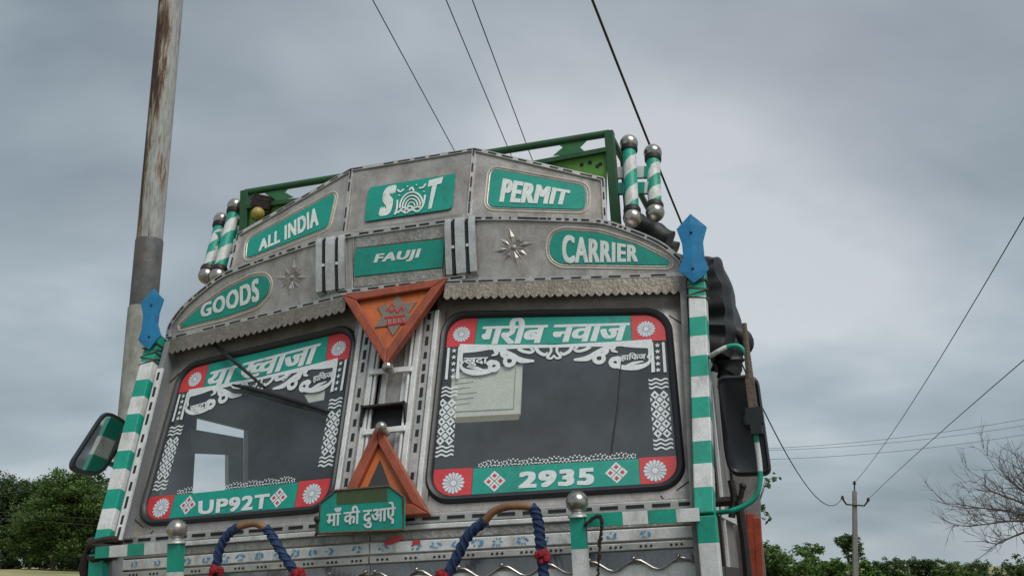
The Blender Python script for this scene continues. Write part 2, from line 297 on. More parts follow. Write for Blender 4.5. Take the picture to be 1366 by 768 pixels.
# panes: corners inner-bottom, outer-bottom, outer-top, inner-top (right side; left is mirrored)
BI, BO, TO, TI_ = V((.180, 0, H0)), V((1.138, .129, H0 + .003)), V((1.107, .357, H0 + .727)), V((.185, .26, H0 + .797))
PR = Pl(BI, BO - BI, TI_ - BI); PLp = mirror_plane(PR)
CRN = Pl((.287, .215, H0 + .943), (1.165 - .287, .127, 0), (0, 0, 1)); CLN = mirror_plane(CRN)
CCN = Pl((0, .215, H0 + .943), (1, 0, 0), (0, 0, 1))
FCN = Pl((0, .321, H0 + 1.217), (1, 0, 0), (0, .096, .35))
FRN = Pl((.29, .321, H0 + 1.217), (.58, .03, -.091), (.006, .096, .35)); FLN = mirror_plane(FRN)
CPN = Pl((0, 0, H0), (1, 0, 0), (0, .26, .797))
GRN = Pl((0, -.06, H0), (BO - BI).to_2d().to_3d(), (0, 0, 1)); GLN = mirror_plane(GRN)
RKN = Pl((0, .497, H0), (1, 0, 0), (0, 0, 1))

def pane(u, v, side=1, off=0):
    p = BI * (1 - u) * (1 - v) + BO * u * (1 - v) + TO * u * v + TI_ * (1 - u) * v + PR.n * off
    return p if side > 0 else mir(p)
def pane_uv(px, py):
    t = PR.hit(px, py); u, v = .5, .5
    for _ in range(12):
        r = t - pane(u, v); du = pane(u + 1e-4, v) - pane(u, v); dv = pane(u, v + 1e-4) - pane(u, v); du *= 1e4; dv *= 1e4
        a, b, c = du.dot(du), du.dot(dv), dv.dot(dv); e1, e2 = r.dot(du), r.dot(dv); det = a * c - b * b
        u += (e1 * c - e2 * b) / det; v += (a * e2 - b * e1) / det
    return (u, v)
def rrect(i, ru, rv, n=8):        # rounded rectangle in pane coordinates, inset i metres
    iu, iv = i / .95, i / .78; pts = []
    for (cu, cv, a0) in ((1 - iu - ru, 1 - iv - rv, 0), (iu + ru, 1 - iv - rv, 90), (iu + ru, iv + rv, 180), (1 - iu - ru, iv + rv, 270)):
        for k in range(n + 1):
            a = rad(a0 + 90 * k / n); pts.append((cu + ru * math.cos(a), cv + rv * math.sin(a)))
    return pts
def clip(poly, cl):               # convex clip
    out = list(poly)
    for i in range(len(cl)):
        a, b = cl[i], cl[(i + 1) % len(cl)]; inp, out = out, []
        ins = lambda p: (b[0] - a[0]) * (p[1] - a[1]) - (b[1] - a[1]) * (p[0] - a[0]) >= -1e-9
        for j in range(len(inp)):
            p, q = inp[j - 1], inp[j]
            if ins(p) != ins(q):
                d1 = (b[0] - a[0]) * (p[1] - a[1]) - (b[1] - a[1]) * (p[0] - a[0]); d2 = (b[0] - a[0]) * (q[1] - a[1]) - (b[1] - a[1]) * (q[0] - a[0]); t = d1 / (d1 - d2)
                out.append((p[0] + (q[0] - p[0]) * t, p[1] + (q[1] - p[1]) * t))
            if ins(q): out.append(q)
        if not out: break
    return out

# ------------------------------------------------------------------ lettering
def glyphs(s):
    c = bpy.data.curves.new('lettering', 'FONT'); c.body = s; c.size = 1; c.resolution_u = 4
    if s.isascii(): c.space_character = 1.13
    o = bpy.data.objects.new('lettering', c); COL.objects.link(o)
    dg = bpy.context.evaluated_depsgraph_get(); me = bpy.data.meshes.new_from_object(o.evaluated_get(dg))
    vs = [v.co.copy() for v in me.vertices]; fs = [tuple(p.vertices) for p in me.polygons]
    bpy.data.objects.remove(o); bpy.data.curves.remove(c); bpy.data.meshes.remove(me); return vs, fs
def cutx(vs, fs, x, keep_left=True):
    bm = bmesh.new(); bv = [bm.verts.new(v) for v in vs]
    for f in fs:
        try: bm.faces.new([bv[i] for i in f])
        except ValueError: pass
    bmesh.ops.bisect_plane(bm, geom=bm.verts[:] + bm.edges[:] + bm.faces[:], plane_co=(x, 0, 0), plane_no=(1, 0, 0), clear_outer=keep_left, clear_inner=not keep_left)
    bm.verts.index_update(); r = [v.co.copy() for v in bm.verts], [tuple(v.index for v in f.verts) for f in bm.faces]; bm.free(); return r
def text_on(name, s, quad, pl, matn, parent, off=.004, bold=.03, boldy=.012, shear=0, gl=None, shadow=None):
    """lettering laid over a four-cornered field (tl, tr, br, bl) on a plane"""
    vs, fs = gl if gl else glyphs(s)
    x0, x1 = min(v.x for v in vs), max(v.x for v in vs); y0, y1 = min(v.y for v in vs), max(v.y for v in vs)
    W, H = x1 - x0, y1 - y0; tl, tr, br, bl = quad
    mb = MB(); k = 0
    steps = [(0, 0)] if not bold else [(dx * bold, dy * boldy) for dx in (-1, -.33, .33, 1) for dy in (-1, 1)]
    sx = 1 - 2 * bold / W * .9
    for dx, dy in steps:
        pts = []
        for v in vs:
            u = .5 + ((v.x - x0) / W - .5) * sx + dx / W; t = .5 + ((v.y - y0) / H - .5) * (1 - 2 * boldy / H if bold else 1) + dy / H
            u += shear * (t - .5) * H / W
            px = (tl[0] * (1 - u) + tr[0] * u) * t + (bl[0] * (1 - u) + br[0] * u) * (1 - t)
            py = (tl[1] * (1 - u) + tr[1] * u) * t + (bl[1] * (1 - u) + br[1] * u) * (1 - t)
            px += .28 * noise.noise(V((px * .11, py * .11, 3))); py += .28 * noise.noise(V((px * .11, py * .11, 9)))
            pts.append(pl.hit(px, py, off + k * .00012))
        mb.add(pts, fs); k += 1
    return mb.build(name, matn, parent)

# ------------------------------------------------------------------ small builders
TR_ = random.Random(99)
def trim(mb, path, n, w, h=.006, dash=.045, gap=.022, slot=.42, lift=0):
    """beading strip with a row of dark slots along a path; materials 0 strip, 1 slot"""
    path = [V(p) for p in path]; n = V(n).normalized(); acc = 0
    for a, b in zip(path, path[1:]):
        d = b - a; L = d.length
        if L < 1e-4: continue
        d /= L; s = n.cross(d).normalized(); c = (a + b) / 2 + n * (lift + h / 2)
        mb.box(c, d * (L / 2 + .0008), s * (w / 2), n * (h / 2), 0)
        t = -acc
        while t < L:
            t0, t1 = max(t, 0), min(t + dash * TR_.uniform(.7, 1.12), L)
            if t1 - t0 > .004 and TR_.random() > .05: mb.box(a + d * ((t0 + t1) / 2) + n * (lift + h + .0003), d * ((t1 - t0) / 2), s * (w * slot / 2), n * .0012, 1)
            t += (dash + gap) * TR_.uniform(.86, 1.16)
        acc = TR_.uniform(0, dash)
def rosette(mb, c, ex, ey, n, r, petals=16):
    """white many-petalled flower, 0 white 1 grey"""
    for k in range(petals):
        a = 2 * PI * k / petals; a1 = PI / petals * .72
        f = lambda rr, aa: c + ex * (rr * math.cos(aa)) + ey * (rr * math.sin(aa))
        mb.sheet([f(r * .34, a - a1 * .6), f(r * .8, a - a1), f(r, a - a1 * .5), f(r, a + a1 * .5), f(r * .8, a + a1), f(r * .34, a + a1 * .6)], 0)
    mb.sheet([c + n * .0003 + ex * (r * .28 * math.cos(t * PI / 5)) + ey * (r * .28 * math.sin(t * PI / 5)) for t in range(10)], 0)
def rounded_poly(pts, r, n=5):
    out = []; k = len(pts)
    for i in range(k):
        a, b, c = V(pts[i - 1]), V(pts[i]), V(pts[(i + 1) % k]); rr = r[i] if isinstance(r, (list, tuple)) else r
        p = b + (a - b).normalized() * min(rr, (a - b).length * .49); q = b + (c - b).normalized() * min(rr, (c - b).length * .49)
        for j in range(n + 1):
            t = j / n; out.append(p * (1 - t) ** 2 + b * 2 * t * (1 - t) + q * t * t)
    return out
def grow(pts, d):
    c = sum((V(p) for p in pts), V((0, 0, 0))) / len(pts); out = []; k = len(pts)
    n = (V(pts[1]) - V(pts[0])).cross(V(pts[k // 2]) - V(pts[0])).normalized()
    for i in range(k):
        t = (V(pts[(i + 1) % k]) - V(pts[i - 1])); s = t.cross(n)
        if s.length < 1e-7: s = V(pts[i]) - c
        s.normalize()
        if s.dot(V(pts[i]) - c) < 0: s = -s
        out.append(V(pts[i]) + s * d)
    return out

# ------------------------------------------------------------------ truck: windscreens
RW, RO = rrect(0, .105, .13), rrect(.030, .082, .10)
RU = RO
uvs = lambda L: [pane_uv(*p) for p in L]
BT_IN, BT_OUT = pane_uv(592, 463.6), pane_uv(887, 455)          # lower edge of the top band
BB_IN, BB_OUT = pane_uv(577, 627), pane_uv(906, 608)            # upper edge of the bottom band
TR_IN, TR_OUT = pane_uv(634.5, 444), pane_uv(842, 438)          # red corners, top
BR_IN, BR_OUT = pane_uv(630.7, 640), pane_uv(853, 630)          # red corners, bottom
ROS = [pane_uv(616, 446.5), pane_uv(862, 440), pane_uv(605, 644.5), pane_uv(874, 628)]
def windscreen(side):
    pl = PR if side > 0 else PLp
    P = lambda q, off=0: pane(q[0], q[1], side, off)
    mb = MB(); n = len(RW)
    # rubber gasket: moulded ring with a rounded section
    prof = [(0, 0), (.1, .016), (.35, .022), (.7, .018), (.92, .010), (1, .001)]
    vs = []
    for t, h in prof:
        for a, b in zip(RW, RO): vs.append(P((a[0] + (b[0] - a[0]) * t, a[1] + (b[1] - a[1]) * t), h))
    mb.add(vs, [(r * n + i, r * n + (i + 1) % n, (r + 1) * n + (i + 1) % n, (r + 1) * n + i) for r in range(len(prof) - 1) for i in range(n)])
    ws = mb.build('windscreen', 'rubber', truck, smooth=True)
    mb = MB(); mb.sheet([P(q, .002) for q in rrect(.024, .085, .104)]); mb.build('glass_pane', 'glass', ws)
    # flat stickers, in pane coordinates
    def dec(name, poly, m, off):
        q = clip(poly, RU) if sum(poly[i - 1][0] * poly[i][1] - poly[i][0] * poly[i - 1][1] for i in range(len(poly))) > 0 else clip(poly[::-1], RU)
        b = MB(); b.sheet([P(x, off) for x in q]); return b.build(name, m, ws)
    lerp = lambda a, b, t: (a[0] + (b[0] - a[0]) * t, a[1] + (b[1] - a[1]) * t)
    e = .004
    vt = lambda u: BT_IN[1] + (BT_OUT[1] - BT_IN[1]) * (u - BT_IN[0]) / (BT_OUT[0] - BT_IN[0])
    vb = lambda u: BB_IN[1] + (BB_OUT[1] - BB_IN[1]) * (u - BB_IN[0]) / (BB_OUT[0] - BB_IN[0])
    dec('corner_sticker', [(0, vt(0)), (TR_IN[0] - .002, vt(TR_IN[0])), (TR_IN[0] + .006, 1), (0, 1)], 'decal_red', e)
    dec('corner_sticker', [(TR_OUT[0] + .002, vt(1)), (1, vt(1)), (1, 1), (TR_OUT[0] + .002, 1)], 'decal_red', e)
    dec('name_band', [(TR_IN[0], vt(TR_IN[0])), (TR_OUT[0], vt(TR_OUT[0])), (TR_OUT[0], 1), (TR_IN[0] + .008, 1)], 'teal_sign', e)
    dec('corner_sticker', [(0, 0), (BR_IN[0] - .002, 0), (BR_IN[0] - .002, vb(BR_IN[0])), (0, vb(0))], 'decal_red', e)
    dec('corner_sticker', [(BR_OUT[0] + .002, 0), (1, 0), (1, vb(1)), (BR_OUT[0] + .002, vb(BR_OUT[0]))], 'decal_red', e)
    dec('number_band', [(BR_IN[0], 0), (BR_OUT[0], 0), (BR_OUT[0], vb(BR_OUT[0]) - .004), (BR_IN[0], vb(BR_IN[0]) - .004)], 'teal_sign', e)
    exs = pl.ex; eys = pl.ey
    for q, r in zip(ROS, (.036, .036, .042, .042)):
        b = MB(); rosette(b, P(q, e + .0015), exs, eys, pl.n, r); b.build('rosette', ['decal_white', 'rosette_grey'], ws)
        b = MB(); b.sheet([P(q, e + .0008) + exs * (r * .95 * math.cos(t * PI / 8)) + eys * (r * .95 * math.sin(t * PI / 8)) for t in range(16)]); b.build('rosette_ground', 'rosette_grey', ws)
    # white scrollwork under the top band, symmetric about the middle of the pane
    mb = MB(); cnt = [0]
    def st(pts, ws_, both=True, n_=7):
        pts = smooth_path([(p[0], p[1], 0) for p in pts], n_); k = len(pts)
        for sgn in ((0, 1) if both else (0,)):
            off = e + .0004 + cnt[0] * .00009; cnt[0] += 1; L, R_ = [], []
            for i, p in enumerate(pts):
                t = i / (k - 1); j = t * (len(ws_) - 1); a = int(min(j, len(ws_) - 2)); wd = ws_[a] + (ws_[a + 1] - ws_[a]) * (j - a)
                d = pts[min(i + 1, k - 1)] - pts[max(i - 1, 0)]; d = V((d.x * .95, d.y * .78, 0)).normalized(); s = V((-d.y / .95, d.x / .78, 0)) * wd / 2
                for Q, ss in ((L, 1), (R_, -1)):
                    q = p + s * ss; u = 1 - q.x if sgn else q.x; Q.append(P((u, q.y), off))
            mb.add(L + R_, [(i, i + 1, k + i + 1, k + i) for i in range(k - 1)])
    z = lambda x, y: pane_uv(740 + x / 7.589, 405 + y / 7.589)
    ar = lambda cx, cy, rx, ry, a0, a1, n_=12: [z(cx + rx * math.cos(rad(a0 + (a1 - a0) * i / n_)), cy - ry * math.sin(rad(a0 + (a1 - a0) * i / n_))) for i in range(n_ + 1)]
    st([z(-8, 436), z(300, 424), z(600, 416), z(985, 398)], [.013, .016, .022, .028], n_=4)
    st([z(660, 425), z(800, 432), z(950, 425)], [.010, .018, .03])
    st(ar(925, 490, 40, 80, 100, -60), [.014, .014, .010])
    st(ar(760, 575, 205, 80, 30, -165, 18), [.006, .012, .024, .020, .010], n_=3)
    st(ar(612, 602, 42, 38, 0, 360, 16), [.018, .018], n_=3)
    st([z(560, 590), z(640, 560), z(690, 580)], [.01, .02, .012])
    st([z(720, 640), z(800, 610), z(900, 590)], [.008, .014, .004])
    st([z(620, 430), z(540, 450), z(430, 500), z(330, 560), z(195, 575)], [.014, .020, .018, .024, .008])
    st([z(530, 450), z(520, 500), z(470, 530)], [.022, .018, .014])
    st(ar(450, 562, 48, 40, 60, 400, 16), [.016, .018, .016], n_=3)
    st([z(600, 440), z(590, 480), z(640, 500)], [.02, .016, .004])
    st([z(360, 440), z(320, 470), z(240, 490), z(205, 470), z(240, 450)], [.018, .014, .012, .012, .006])
    st([z(180, 440), z(150, 490), z(90, 520), z(60, 495)], [.016, .014, .014, .004])
    st([z(30, 440), z(25, 490), z(60, 545), z(20, 560), z(-5, 530)], [.012, .01, .012, .009, .006])
    mb.build('scroll_sticker', 'decal_white', ws)
    # star strips
    for sgn in (0, 1):
        mb = MB(); zz = lambda x, y: pane_uv(740 + x / 7.589, 405 + y / 7.589)
        X = lambda q: (1 - q[0], q[1]) if sgn else q
        for (a, b) in ((975, 996), (1085, 1112)):
            mb.sheet([P(X(zz(a, 402)), e + .0028), P(X(zz(b, 398)), e + .0028), P(X(zz(b + 22, 700)), e + .0028), P(X(zz(a + 5 if a < 1000 else a + 20, 705)), e + .0028)], 0)
        for k in range(5):
            c = P(X(zz(1040 + 2 * k, 432 + 62 * k)), e + .003); r = .0115
            mb.sheet([c + exs * (rr * math.sin(t * PI / 5)) + eys * (rr * math.cos(t * PI / 5)) for t in range(10) for rr in [r if t % 2 == 0 else r * .42]], 0)
        mb.build('star_strip', 'decal_white', ws)
    # wave-and-lattice strips at both sides
    for (tl, tr, br, bl) in (((585.5, 516), (611.5, 516), (605, 611), (579, 612)), ((865, 505.5), (891, 505), (899, 602), (872.5, 602.5))):
        A = [pane_uv(*p) for p in (tl, tr, br, bl)]; mb = MB()
        def g(s, t, o=0):
            q = lerp(lerp(A[0], A[1], s), lerp(A[3], A[2], s), t); return P(q, e + .0006 + o)
        for t0 in (.02, .075, .13, .85, .905, .96):
            a = []; b = []
            for i in range(13):
                s = i / 12; y = t0 + .013 * math.sin(s * PI * 4); a.append(g(s, y - .013)); b.append(g(s, y + .013))
            mb.add(a + b, [(i, i + 1, 14 + i, 13 + i) for i in range(12)])
        rows = 5; h = (.83 - .17) / rows
        for r_ in range(rows):
            cy = .17 + h * (r_ + .5)
            for cxx in (.27, .73):
                w_, hh = .2, h * .42
                for k in range(4):
                    a0, a1 = PI / 2 * k, PI / 2 * (k + 1); f = lambda a, q: g(cxx + w_ * q * math.cos(a), cy + hh * q * math.sin(a)); mb.sheet([f(a0, .42), f(a0, 1.15), f(a1, 1.15), f(a1, .42)])
            if r_ < rows - 1:
                cy2 = cy + h * .5; mb.sheet([g(.5 + .17 * x, cy2 + h * .34 * y, .0004) for x, y in ((-1, 0), (0, -1), (1, 0), (0, 1))])
        for s0 in (0, 1):
            for k in range(4):
                mb.sheet([g(s0 + (.02 if s0 == 0 else -.02) + (.13 if s0 == 0 else -.13) * x, .17 + h * (k + 1) + h * .26 * y, .0003) for x, y in ((0, -1), (1, 0), (0, 1))])
        mb.build('lattice_sticker', 'decal_white', ws)
    # lace edging over the bottom band
    mb = MB(); u0, u1 = BR_IN[0] + .02, BR_OUT[0] - .01; nl = 38
    for k in range(nl):
        u = u0 + (u1 - u0) * (k + .5) / nl; hgt = .016 + .014 * abs(math.sin(k * PI / 5.2)); c = (u, vb(u) + hgt * .55)
        for j in range(5):
            a = 2 * PI * j / 5 + k; q = (c[0] + .0075 * math.cos(a), c[1] + hgt * .5 * math.sin(a))
            mb.sheet([P((q[0] + .0032 * math.cos(t * PI / 3), q[1] + .0042 * math.sin(t * PI / 3)), e + .0006 + j * .00005) for t in range(6)])
    mb.build('lace_sticker', 'decal_white', ws)
    # four-tile diamonds on the number band
    for pxy in ((660, 642), (822.5, 630.6)):
        q = pane_uv(*pxy); c = P(q, e + .001); mb = MB(); R_ = .042
        for k in range(4):
            a = PI / 2 * k; cc = c + (exs * math.cos(a) + eys * math.sin(a)) * R_ * .52
            for s, mi, o in ((.47, 0, 0), (.22, 1, .0006)):
                mb.sheet([cc + pl.n * o + (exs * math.cos(a2) + eys * math.sin(a2)) * R_ * s for a2 in (0, PI / 2, PI, 3 * PI / 2)], mi)
        mb.build('diamond_sticker', ['decal_white', 'decal_red'], ws)
    return ws
ws_r = windscreen(1); ws_l = windscreen(-1)
text_on('lettering', 'गरीब नवाज', ((645, 425), (841, 420.5), (836, 454), (640, 460)), PR, 'decal_white', ws_r, .0062, .045, .012, shear=.12)
# kha-va ligature: a kha without its stem, then the rest of the word
v1, f1 = glyphs('या'); v2, f2 = glyphs('ख'); v3, f3 = glyphs('वाजा')
x2 = max(v.x for v in v2); v2, f2 = cutx(v2, f2, min(v.x for v in v2) + (x2 - min(v.x for v in v2)) * .735)
def joined(parts):
    vs, fs = [], []; x = 0
    for (v, f), gap in parts:
        lo = min(p.x for p in v); hi = max(p.x for p in v); o = len(vs); vs += [V((p.x - lo + x, p.y, 0)) for p in v]; fs += [tuple(i + o for i in q) for q in f]; x += hi - lo + gap
    return vs, fs
text_on('lettering', '', ((279, 496.5), (427, 457.5), (420, 483.5), (272, 518.5)), PLp, 'decal_white', ws_l, .0062, .045, .012, shear=.1, gl=joined([((v1, f1), .22), ((v2, f2), -.03), ((v3, f3), 0)]))
text_on('lettering', 'UP92T', ((265, 667.5), (360, 657.5), (357, 677.5), (264, 686)), PLp, 'decal_white', ws_l, .0062, .04, .03)
text_on('lettering', '2935', ((693, 629), (793, 623), (792, 646), (691, 651)), PR, 'decal_white', ws_r, .0062, .05, .035)
text_on('lettering', 'खुदा', ((619, 477), (651, 476), (650, 488), (617, 489)), PR, 'decal_white', ws_r, .0075, .03, .02)
text_on('lettering', 'हािफज', ((829, 471), (862, 469), (861, 480), (828, 482)), PR, 'decal_white', ws_r, .0075, .03, .02)
text_on('lettering', 'खुदा', ((254, 541.5), (277, 535), (276, 547), (253, 553.5)), PLp, 'decal_white', ws_l, .0075, .03, .02)
text_on('lettering', 'हािफज', ((418, 499), (444, 492.5), (443, 504), (417, 511)), PLp, 'decal_white', ws_l, .0075, .03, .02)

# ------------------------------------------------------------------ truck: cab shell
def ring_panel(side):
    mb = MB(); P = lambda q, off=0: pane(q[0], q[1], side, off)
    n = len(RW); inn = rrect(.008, .1, .125); outp = []
    for (u, v) in RW:
        du, dv = u - .5, v - .5; s = max(abs(du) / .565, abs(dv) / .62); a, b = .5 + du / s, .5 + dv / s
        outp.append((max(-.03, a), b))
    vs = [P(q, .0) for q in inn] + [P(q, -.004) for q in outp] + [P(q, -.03) for q in outp]
    mb.add(vs, [(r * n + i, r * n + (i + 1) % n, (r + 1) * n + (i + 1) % n, (r + 1) * n + i) for r in (0, 1) for i in range(n)])
    o = mb.build('windscreen_surround', 'steel', truck)
    # raised bead where two sheets of the surround meet, at the corners
    mb = MB()
    for a, b in (((.99, .96), (1.05, .90)), ((.96, .0), (1.03, .06)), ((.90, -.02), (.93, -.08)), ((.02, .0), (-.02, -.07))):
        mb = MB(); mb.tube([P(a, .001), P(b, .001)], .0018, 6); mb.build('seam', 'dark_metal', o)
ring_panel(1); ring_panel(-1)
XB = mir
cab = MB()
ZR = H0 + 1.02       # roof height
# roof, back wall, floor of the cabin, with the V of the front
cab.prism([(-.95, .36, ZR), (0, .24, ZR), (.95, .36, ZR), (.95, 1.42, ZR), (-.95, 1.42, ZR)], (0, 0, 1), .03, 0)
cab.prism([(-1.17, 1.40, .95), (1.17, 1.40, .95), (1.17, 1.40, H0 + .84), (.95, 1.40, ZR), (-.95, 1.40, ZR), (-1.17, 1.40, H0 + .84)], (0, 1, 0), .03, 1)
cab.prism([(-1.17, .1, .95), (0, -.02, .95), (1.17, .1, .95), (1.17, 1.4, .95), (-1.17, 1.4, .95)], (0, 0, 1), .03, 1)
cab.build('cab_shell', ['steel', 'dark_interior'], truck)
SWP = Pl((-1.155, 0, H0), (0, 1, 0), (0, 0, 1))
def swh(px, py, x=-1.155):       # where a view through the left pane meets the far side wall: (depth, height)
    d = lray(px, py); q = CO + d * ((x - CO.x) / d.x); return (q.y, q.z)
HOLE = [swh(257, 658), swh(331, 650), swh(331, 573), swh(263, 556)]
SASH = [[swh(255, 572), swh(324, 584), swh(324, 655), swh(304, 657), swh(304, 606), swh(255, 604)]]
def side_wall(s):
    mb = MB(); X = 1.155 * s
    Z0, Z1 = H0 - .1, H0 + .84; slope = lambda zz: .045 + .335 * (zz - H0)
    ring = [(slope(Z0), Z0), (1.4, Z0), (1.4, Z1), (slope(Z1), Z1)]
    for k in range(4):
        a, b, c, d = ring[k], ring[(k + 1) % 4], HOLE[(k + 1) % 4], HOLE[k]
        mb.prism([(X, *a), (X, *b), (X, *c), (X, *d)], (s, 0, 0), .025, 0)
    mb.prism([(X, .012, .95), (X, 1.4, .95), (X, 1.4, Z0), (X, .012, Z0)], (s, 0, 0), .025, 0)
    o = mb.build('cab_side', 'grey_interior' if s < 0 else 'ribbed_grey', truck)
    for q in SASH:
        f = MB(); f.prism([(X - s * .004, *t) for t in q], (s, 0, 0), .02); f.build('window_sash', 'pale_interior', o)
    return o
cs_l = side_wall(-1); cs_r = side_wall(1)
# dashboard and seats, dark behind the glass
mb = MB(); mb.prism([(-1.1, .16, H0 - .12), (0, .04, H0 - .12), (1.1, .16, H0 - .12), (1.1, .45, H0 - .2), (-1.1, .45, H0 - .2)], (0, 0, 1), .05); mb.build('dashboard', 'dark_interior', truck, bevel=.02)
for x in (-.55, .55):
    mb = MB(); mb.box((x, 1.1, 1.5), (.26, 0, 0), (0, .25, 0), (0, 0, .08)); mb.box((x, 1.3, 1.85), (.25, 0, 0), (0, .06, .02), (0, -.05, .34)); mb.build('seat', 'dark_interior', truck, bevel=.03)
mb = MB(); cc = V((.62, .42, H0 - .02)); mb.tube([cc + V((.2 * math.cos(2 * PI * k / 24), .06 * math.sin(2 * PI * k / 24), .19 * math.sin(2 * PI * k / 24))) for k in range(24)], .014, 8, closed=True); mb.beam(cc - V((.19, 0, 0)), cc + V((.19, 0, 0)), .02, .03); mb.build('steering_wheel', 'black_plastic', truck, smooth=True)
# framed notice behind the right pane (plain: its printed code is left out)
PIN = PR.shift(-.006)
q = PIN.pts([(603, 497), (697, 485), (694, 552), (600, 557)])
mb = MB(); mb.prism(q, -PIN.n, .012); nb = mb.build('notice_board', 'paper', truck)
mb = MB(); qq = PIN.pts([(600, 557), (694, 552), (692, 560), (599, 565)]); mb.prism(qq, PIN.n, .004); mb.build('board_edge', 'paper_edge', nb)
mb = MB()
for k in range(6):
    a, b = PIN.hit(606, 505 + k * 7, .0012), PIN.hit(636 - (k % 3) * 4, 502 + k * 7, .0012); mb.beam(a, b, .0012, .0022, PIN.n)
for a, b in (((688, 490), (685, 545)), ((685, 545), (604, 549))): mb.beam(PIN.hit(*a, .0012), PIN.hit(*b, .0012), .002, .003, PIN.n)
mb.build('print_lines', 'print_grey', nb)
mb = MB(); mb.tube([PR.shift(.0045).hit(*p) for p in ((829, 478), (824, 540), (815, 606))], .0032, 6); mb.build('hanging_cord', 'slot_black', truck)
# small bright sticker behind the left pane
mb = MB(); mb.sheet(PLp.pts([(406, 527), (414, 523), (434, 519), (432, 533), (412, 537)], -.004)); mb.build('pane_label', 'paper', truck)
# wiper on the left pane
mb = MB(); pw = PLp.shift(.035); q = pw.pts([(285, 459), (322, 490), (352, 516)]); mb.tube(q, [.009, .008, .006], 8)
q = pw.pts([(310, 513), (330, 516.5), (372, 528), (410, 539), (438, 549)]); mb.tube(q, [.004, .009, .010, .007, .003], 8); q = PLp.shift(.02).pts([(312, 514), (372, 530), (438, 550)]); mb.tube(q, .005, 6)
mb.ball(pw.hit(285, 459), .016); mb.build('wiper', 'slot_black', truck, smooth=True)

# ------------------------------------------------------------------ truck: centre pillar
pil = MB()
for s in (-1, 1):
    pil.prism([CPN.P(s * .07, -.03, 0), CPN.P(s * .2, -.03, 0), CPN.P(s * .2, .84, 0), CPN.P(s * .07, .84, 0)], CPN.n, .012)
pil.prism([CPN.P(-.07, -.03, -.03), CPN.P(.07, -.03, -.03), CPN.P(.07, .84, -.03), CPN.P(-.07, .84, -.03)], CPN.n, .012)
pillar = pil.build('centre_pillar', 'steel', truck)
for s in (-1, 1):
    mb = MB(); trim(mb, [CPN.P(s * .135, -.02, .012), CPN.P(s * .135, .84, .012)], CPN.n, .034, .008, .04, .02, .4); mb.build('beading', ['beading', 'slot_black'], pillar)
    for x, wd in ((.168, .018), (.095, .022), (.072, .010)):
        mb = MB(); mb.box(CPN.P(s * x, .41, .018), CPN.ex * (wd / 2), CPN.ey * .43, CPN.n * .007); mb.build('strip', 'white_strip', pillar, bevel=.002)
    mb = MB(); mb.box(CPN.P(s * .045, .41, -.012), CPN.ex * .012, CPN.ey * .43, CPN.n * .006); mb.build('strip', 'white_strip', pillar, bevel=.002)
for px0, px1 in (((493, 496.5), (550, 492)), ((484, 577), (541, 571))):
    mb = MB(); a, b = CPN.hit(*px0, .03), CPN.hit(*px1, .03); mb.beam(a, b, .012, .024, CPN.n.cross(b - a)); mb.build('cross_bar', 'white_strip', pillar, bevel=.003)
# open-mouthed vent hood
TH = CPN.shift(.05)
vb_ = MB(); a, b, c, d = CPN.hit(484, 573), CPN.hit(545, 566), CPN.hit(547, 543), CPN.hit(489, 549)
n_ = CPN.n * .06
vb_.prism([d, c, c + n_ - V((0, 0, .01)), d + n_ - V((0, 0, .01))], CPN.ey, .008)
vb_.prism([a, d, d + n_, a + n_ * .5], CPN.ex, .008); vb_.prism([b, c, c + n_, b + n_ * .5], -CPN.ex, .008)
vb_.prism([a, b, c, d], CPN.n, .003, 1)
vb_.build('vent_hood', ['dark_metal', 'slot_black'], pillar)

def tri_frame(name, corners, pl, rails, t=.035, wd=.045):
    P3 = [pl.hit(*c) for c in corners]; cen = sum(P3, V()) / 3; n = pl.n
    mb = MB(); mb.prism([p + (cen - p) * .06 for p in P3], n, .012); root = mb.build(name, 'orange', truck)
    for i in range(3):
        a, b = P3[i], P3[(i + 1) % 3]
        if not rails[i]: continue
        ia, ib = a + (cen - a) * rails[3], b + (cen - b) * rails[3]
        mb = MB(); mb.prism([a, b, ib, ia], n, t); mb.build('triangle_rail', 'orange_dark', root, bevel=.005)
    return root, P3, cen
TP = CPN.shift(.072)
up, P3, cen = tri_frame('upper_triangle', [(460, 399), (601, 375.6), (518, 492)], TP, (1, 1, 1, .30))
# star inlay with emblem
sh = TP.shift(.013); c0 = sh.hit(528, 420); mb = MB(); R_ = .10
mb.prism([c0 + sh.ex * (rr * math.sin(t * PI / 6)) + sh.ey * (rr * 1.0 * math.cos(t * PI / 6)) for t in range(12) for rr in [R_ if t % 2 == 0 else R_ * .58]], sh.n, .004); mb.build('star_inlay', 'star_grey', up)
mb = MB(); se = sh.shift(.0045)
for path, r_ in ((((516, 415), (519, 411), (522, 416), (527, 412), (530, 417), (536, 410), (538, 414)), .0045), (((521, 409), (523, 405), (526, 409)), .004), (((513, 424), (540, 421)), .005), (((514, 434), (541, 430)), .005), (((517, 424), (518, 433)), .004), (((524, 423), (524, 432)), .004), (((530, 423), (531, 431)), .004), (((536, 422), (538, 430)), .004)):
    mb.tube(smooth_path([se.hit(*p) for p in path], 4), r_, 6, flat=.4, up=se.n)
mb.build('emblem', 'red_paint', up)
lo, P3b, cenb = tri_frame('lower_triangle', [(446, 699), (577, 689), (508, 568)], CPN.shift(.055), (1, 1, 1, .34))
mb = MB(); pl2 = CPN.shift(.0685); mb.prism(pl2.pts([(507, 613), (523, 655), (487, 658)]), pl2.n, .002); mb.build('triangle_opening', 'dark_interior', lo)
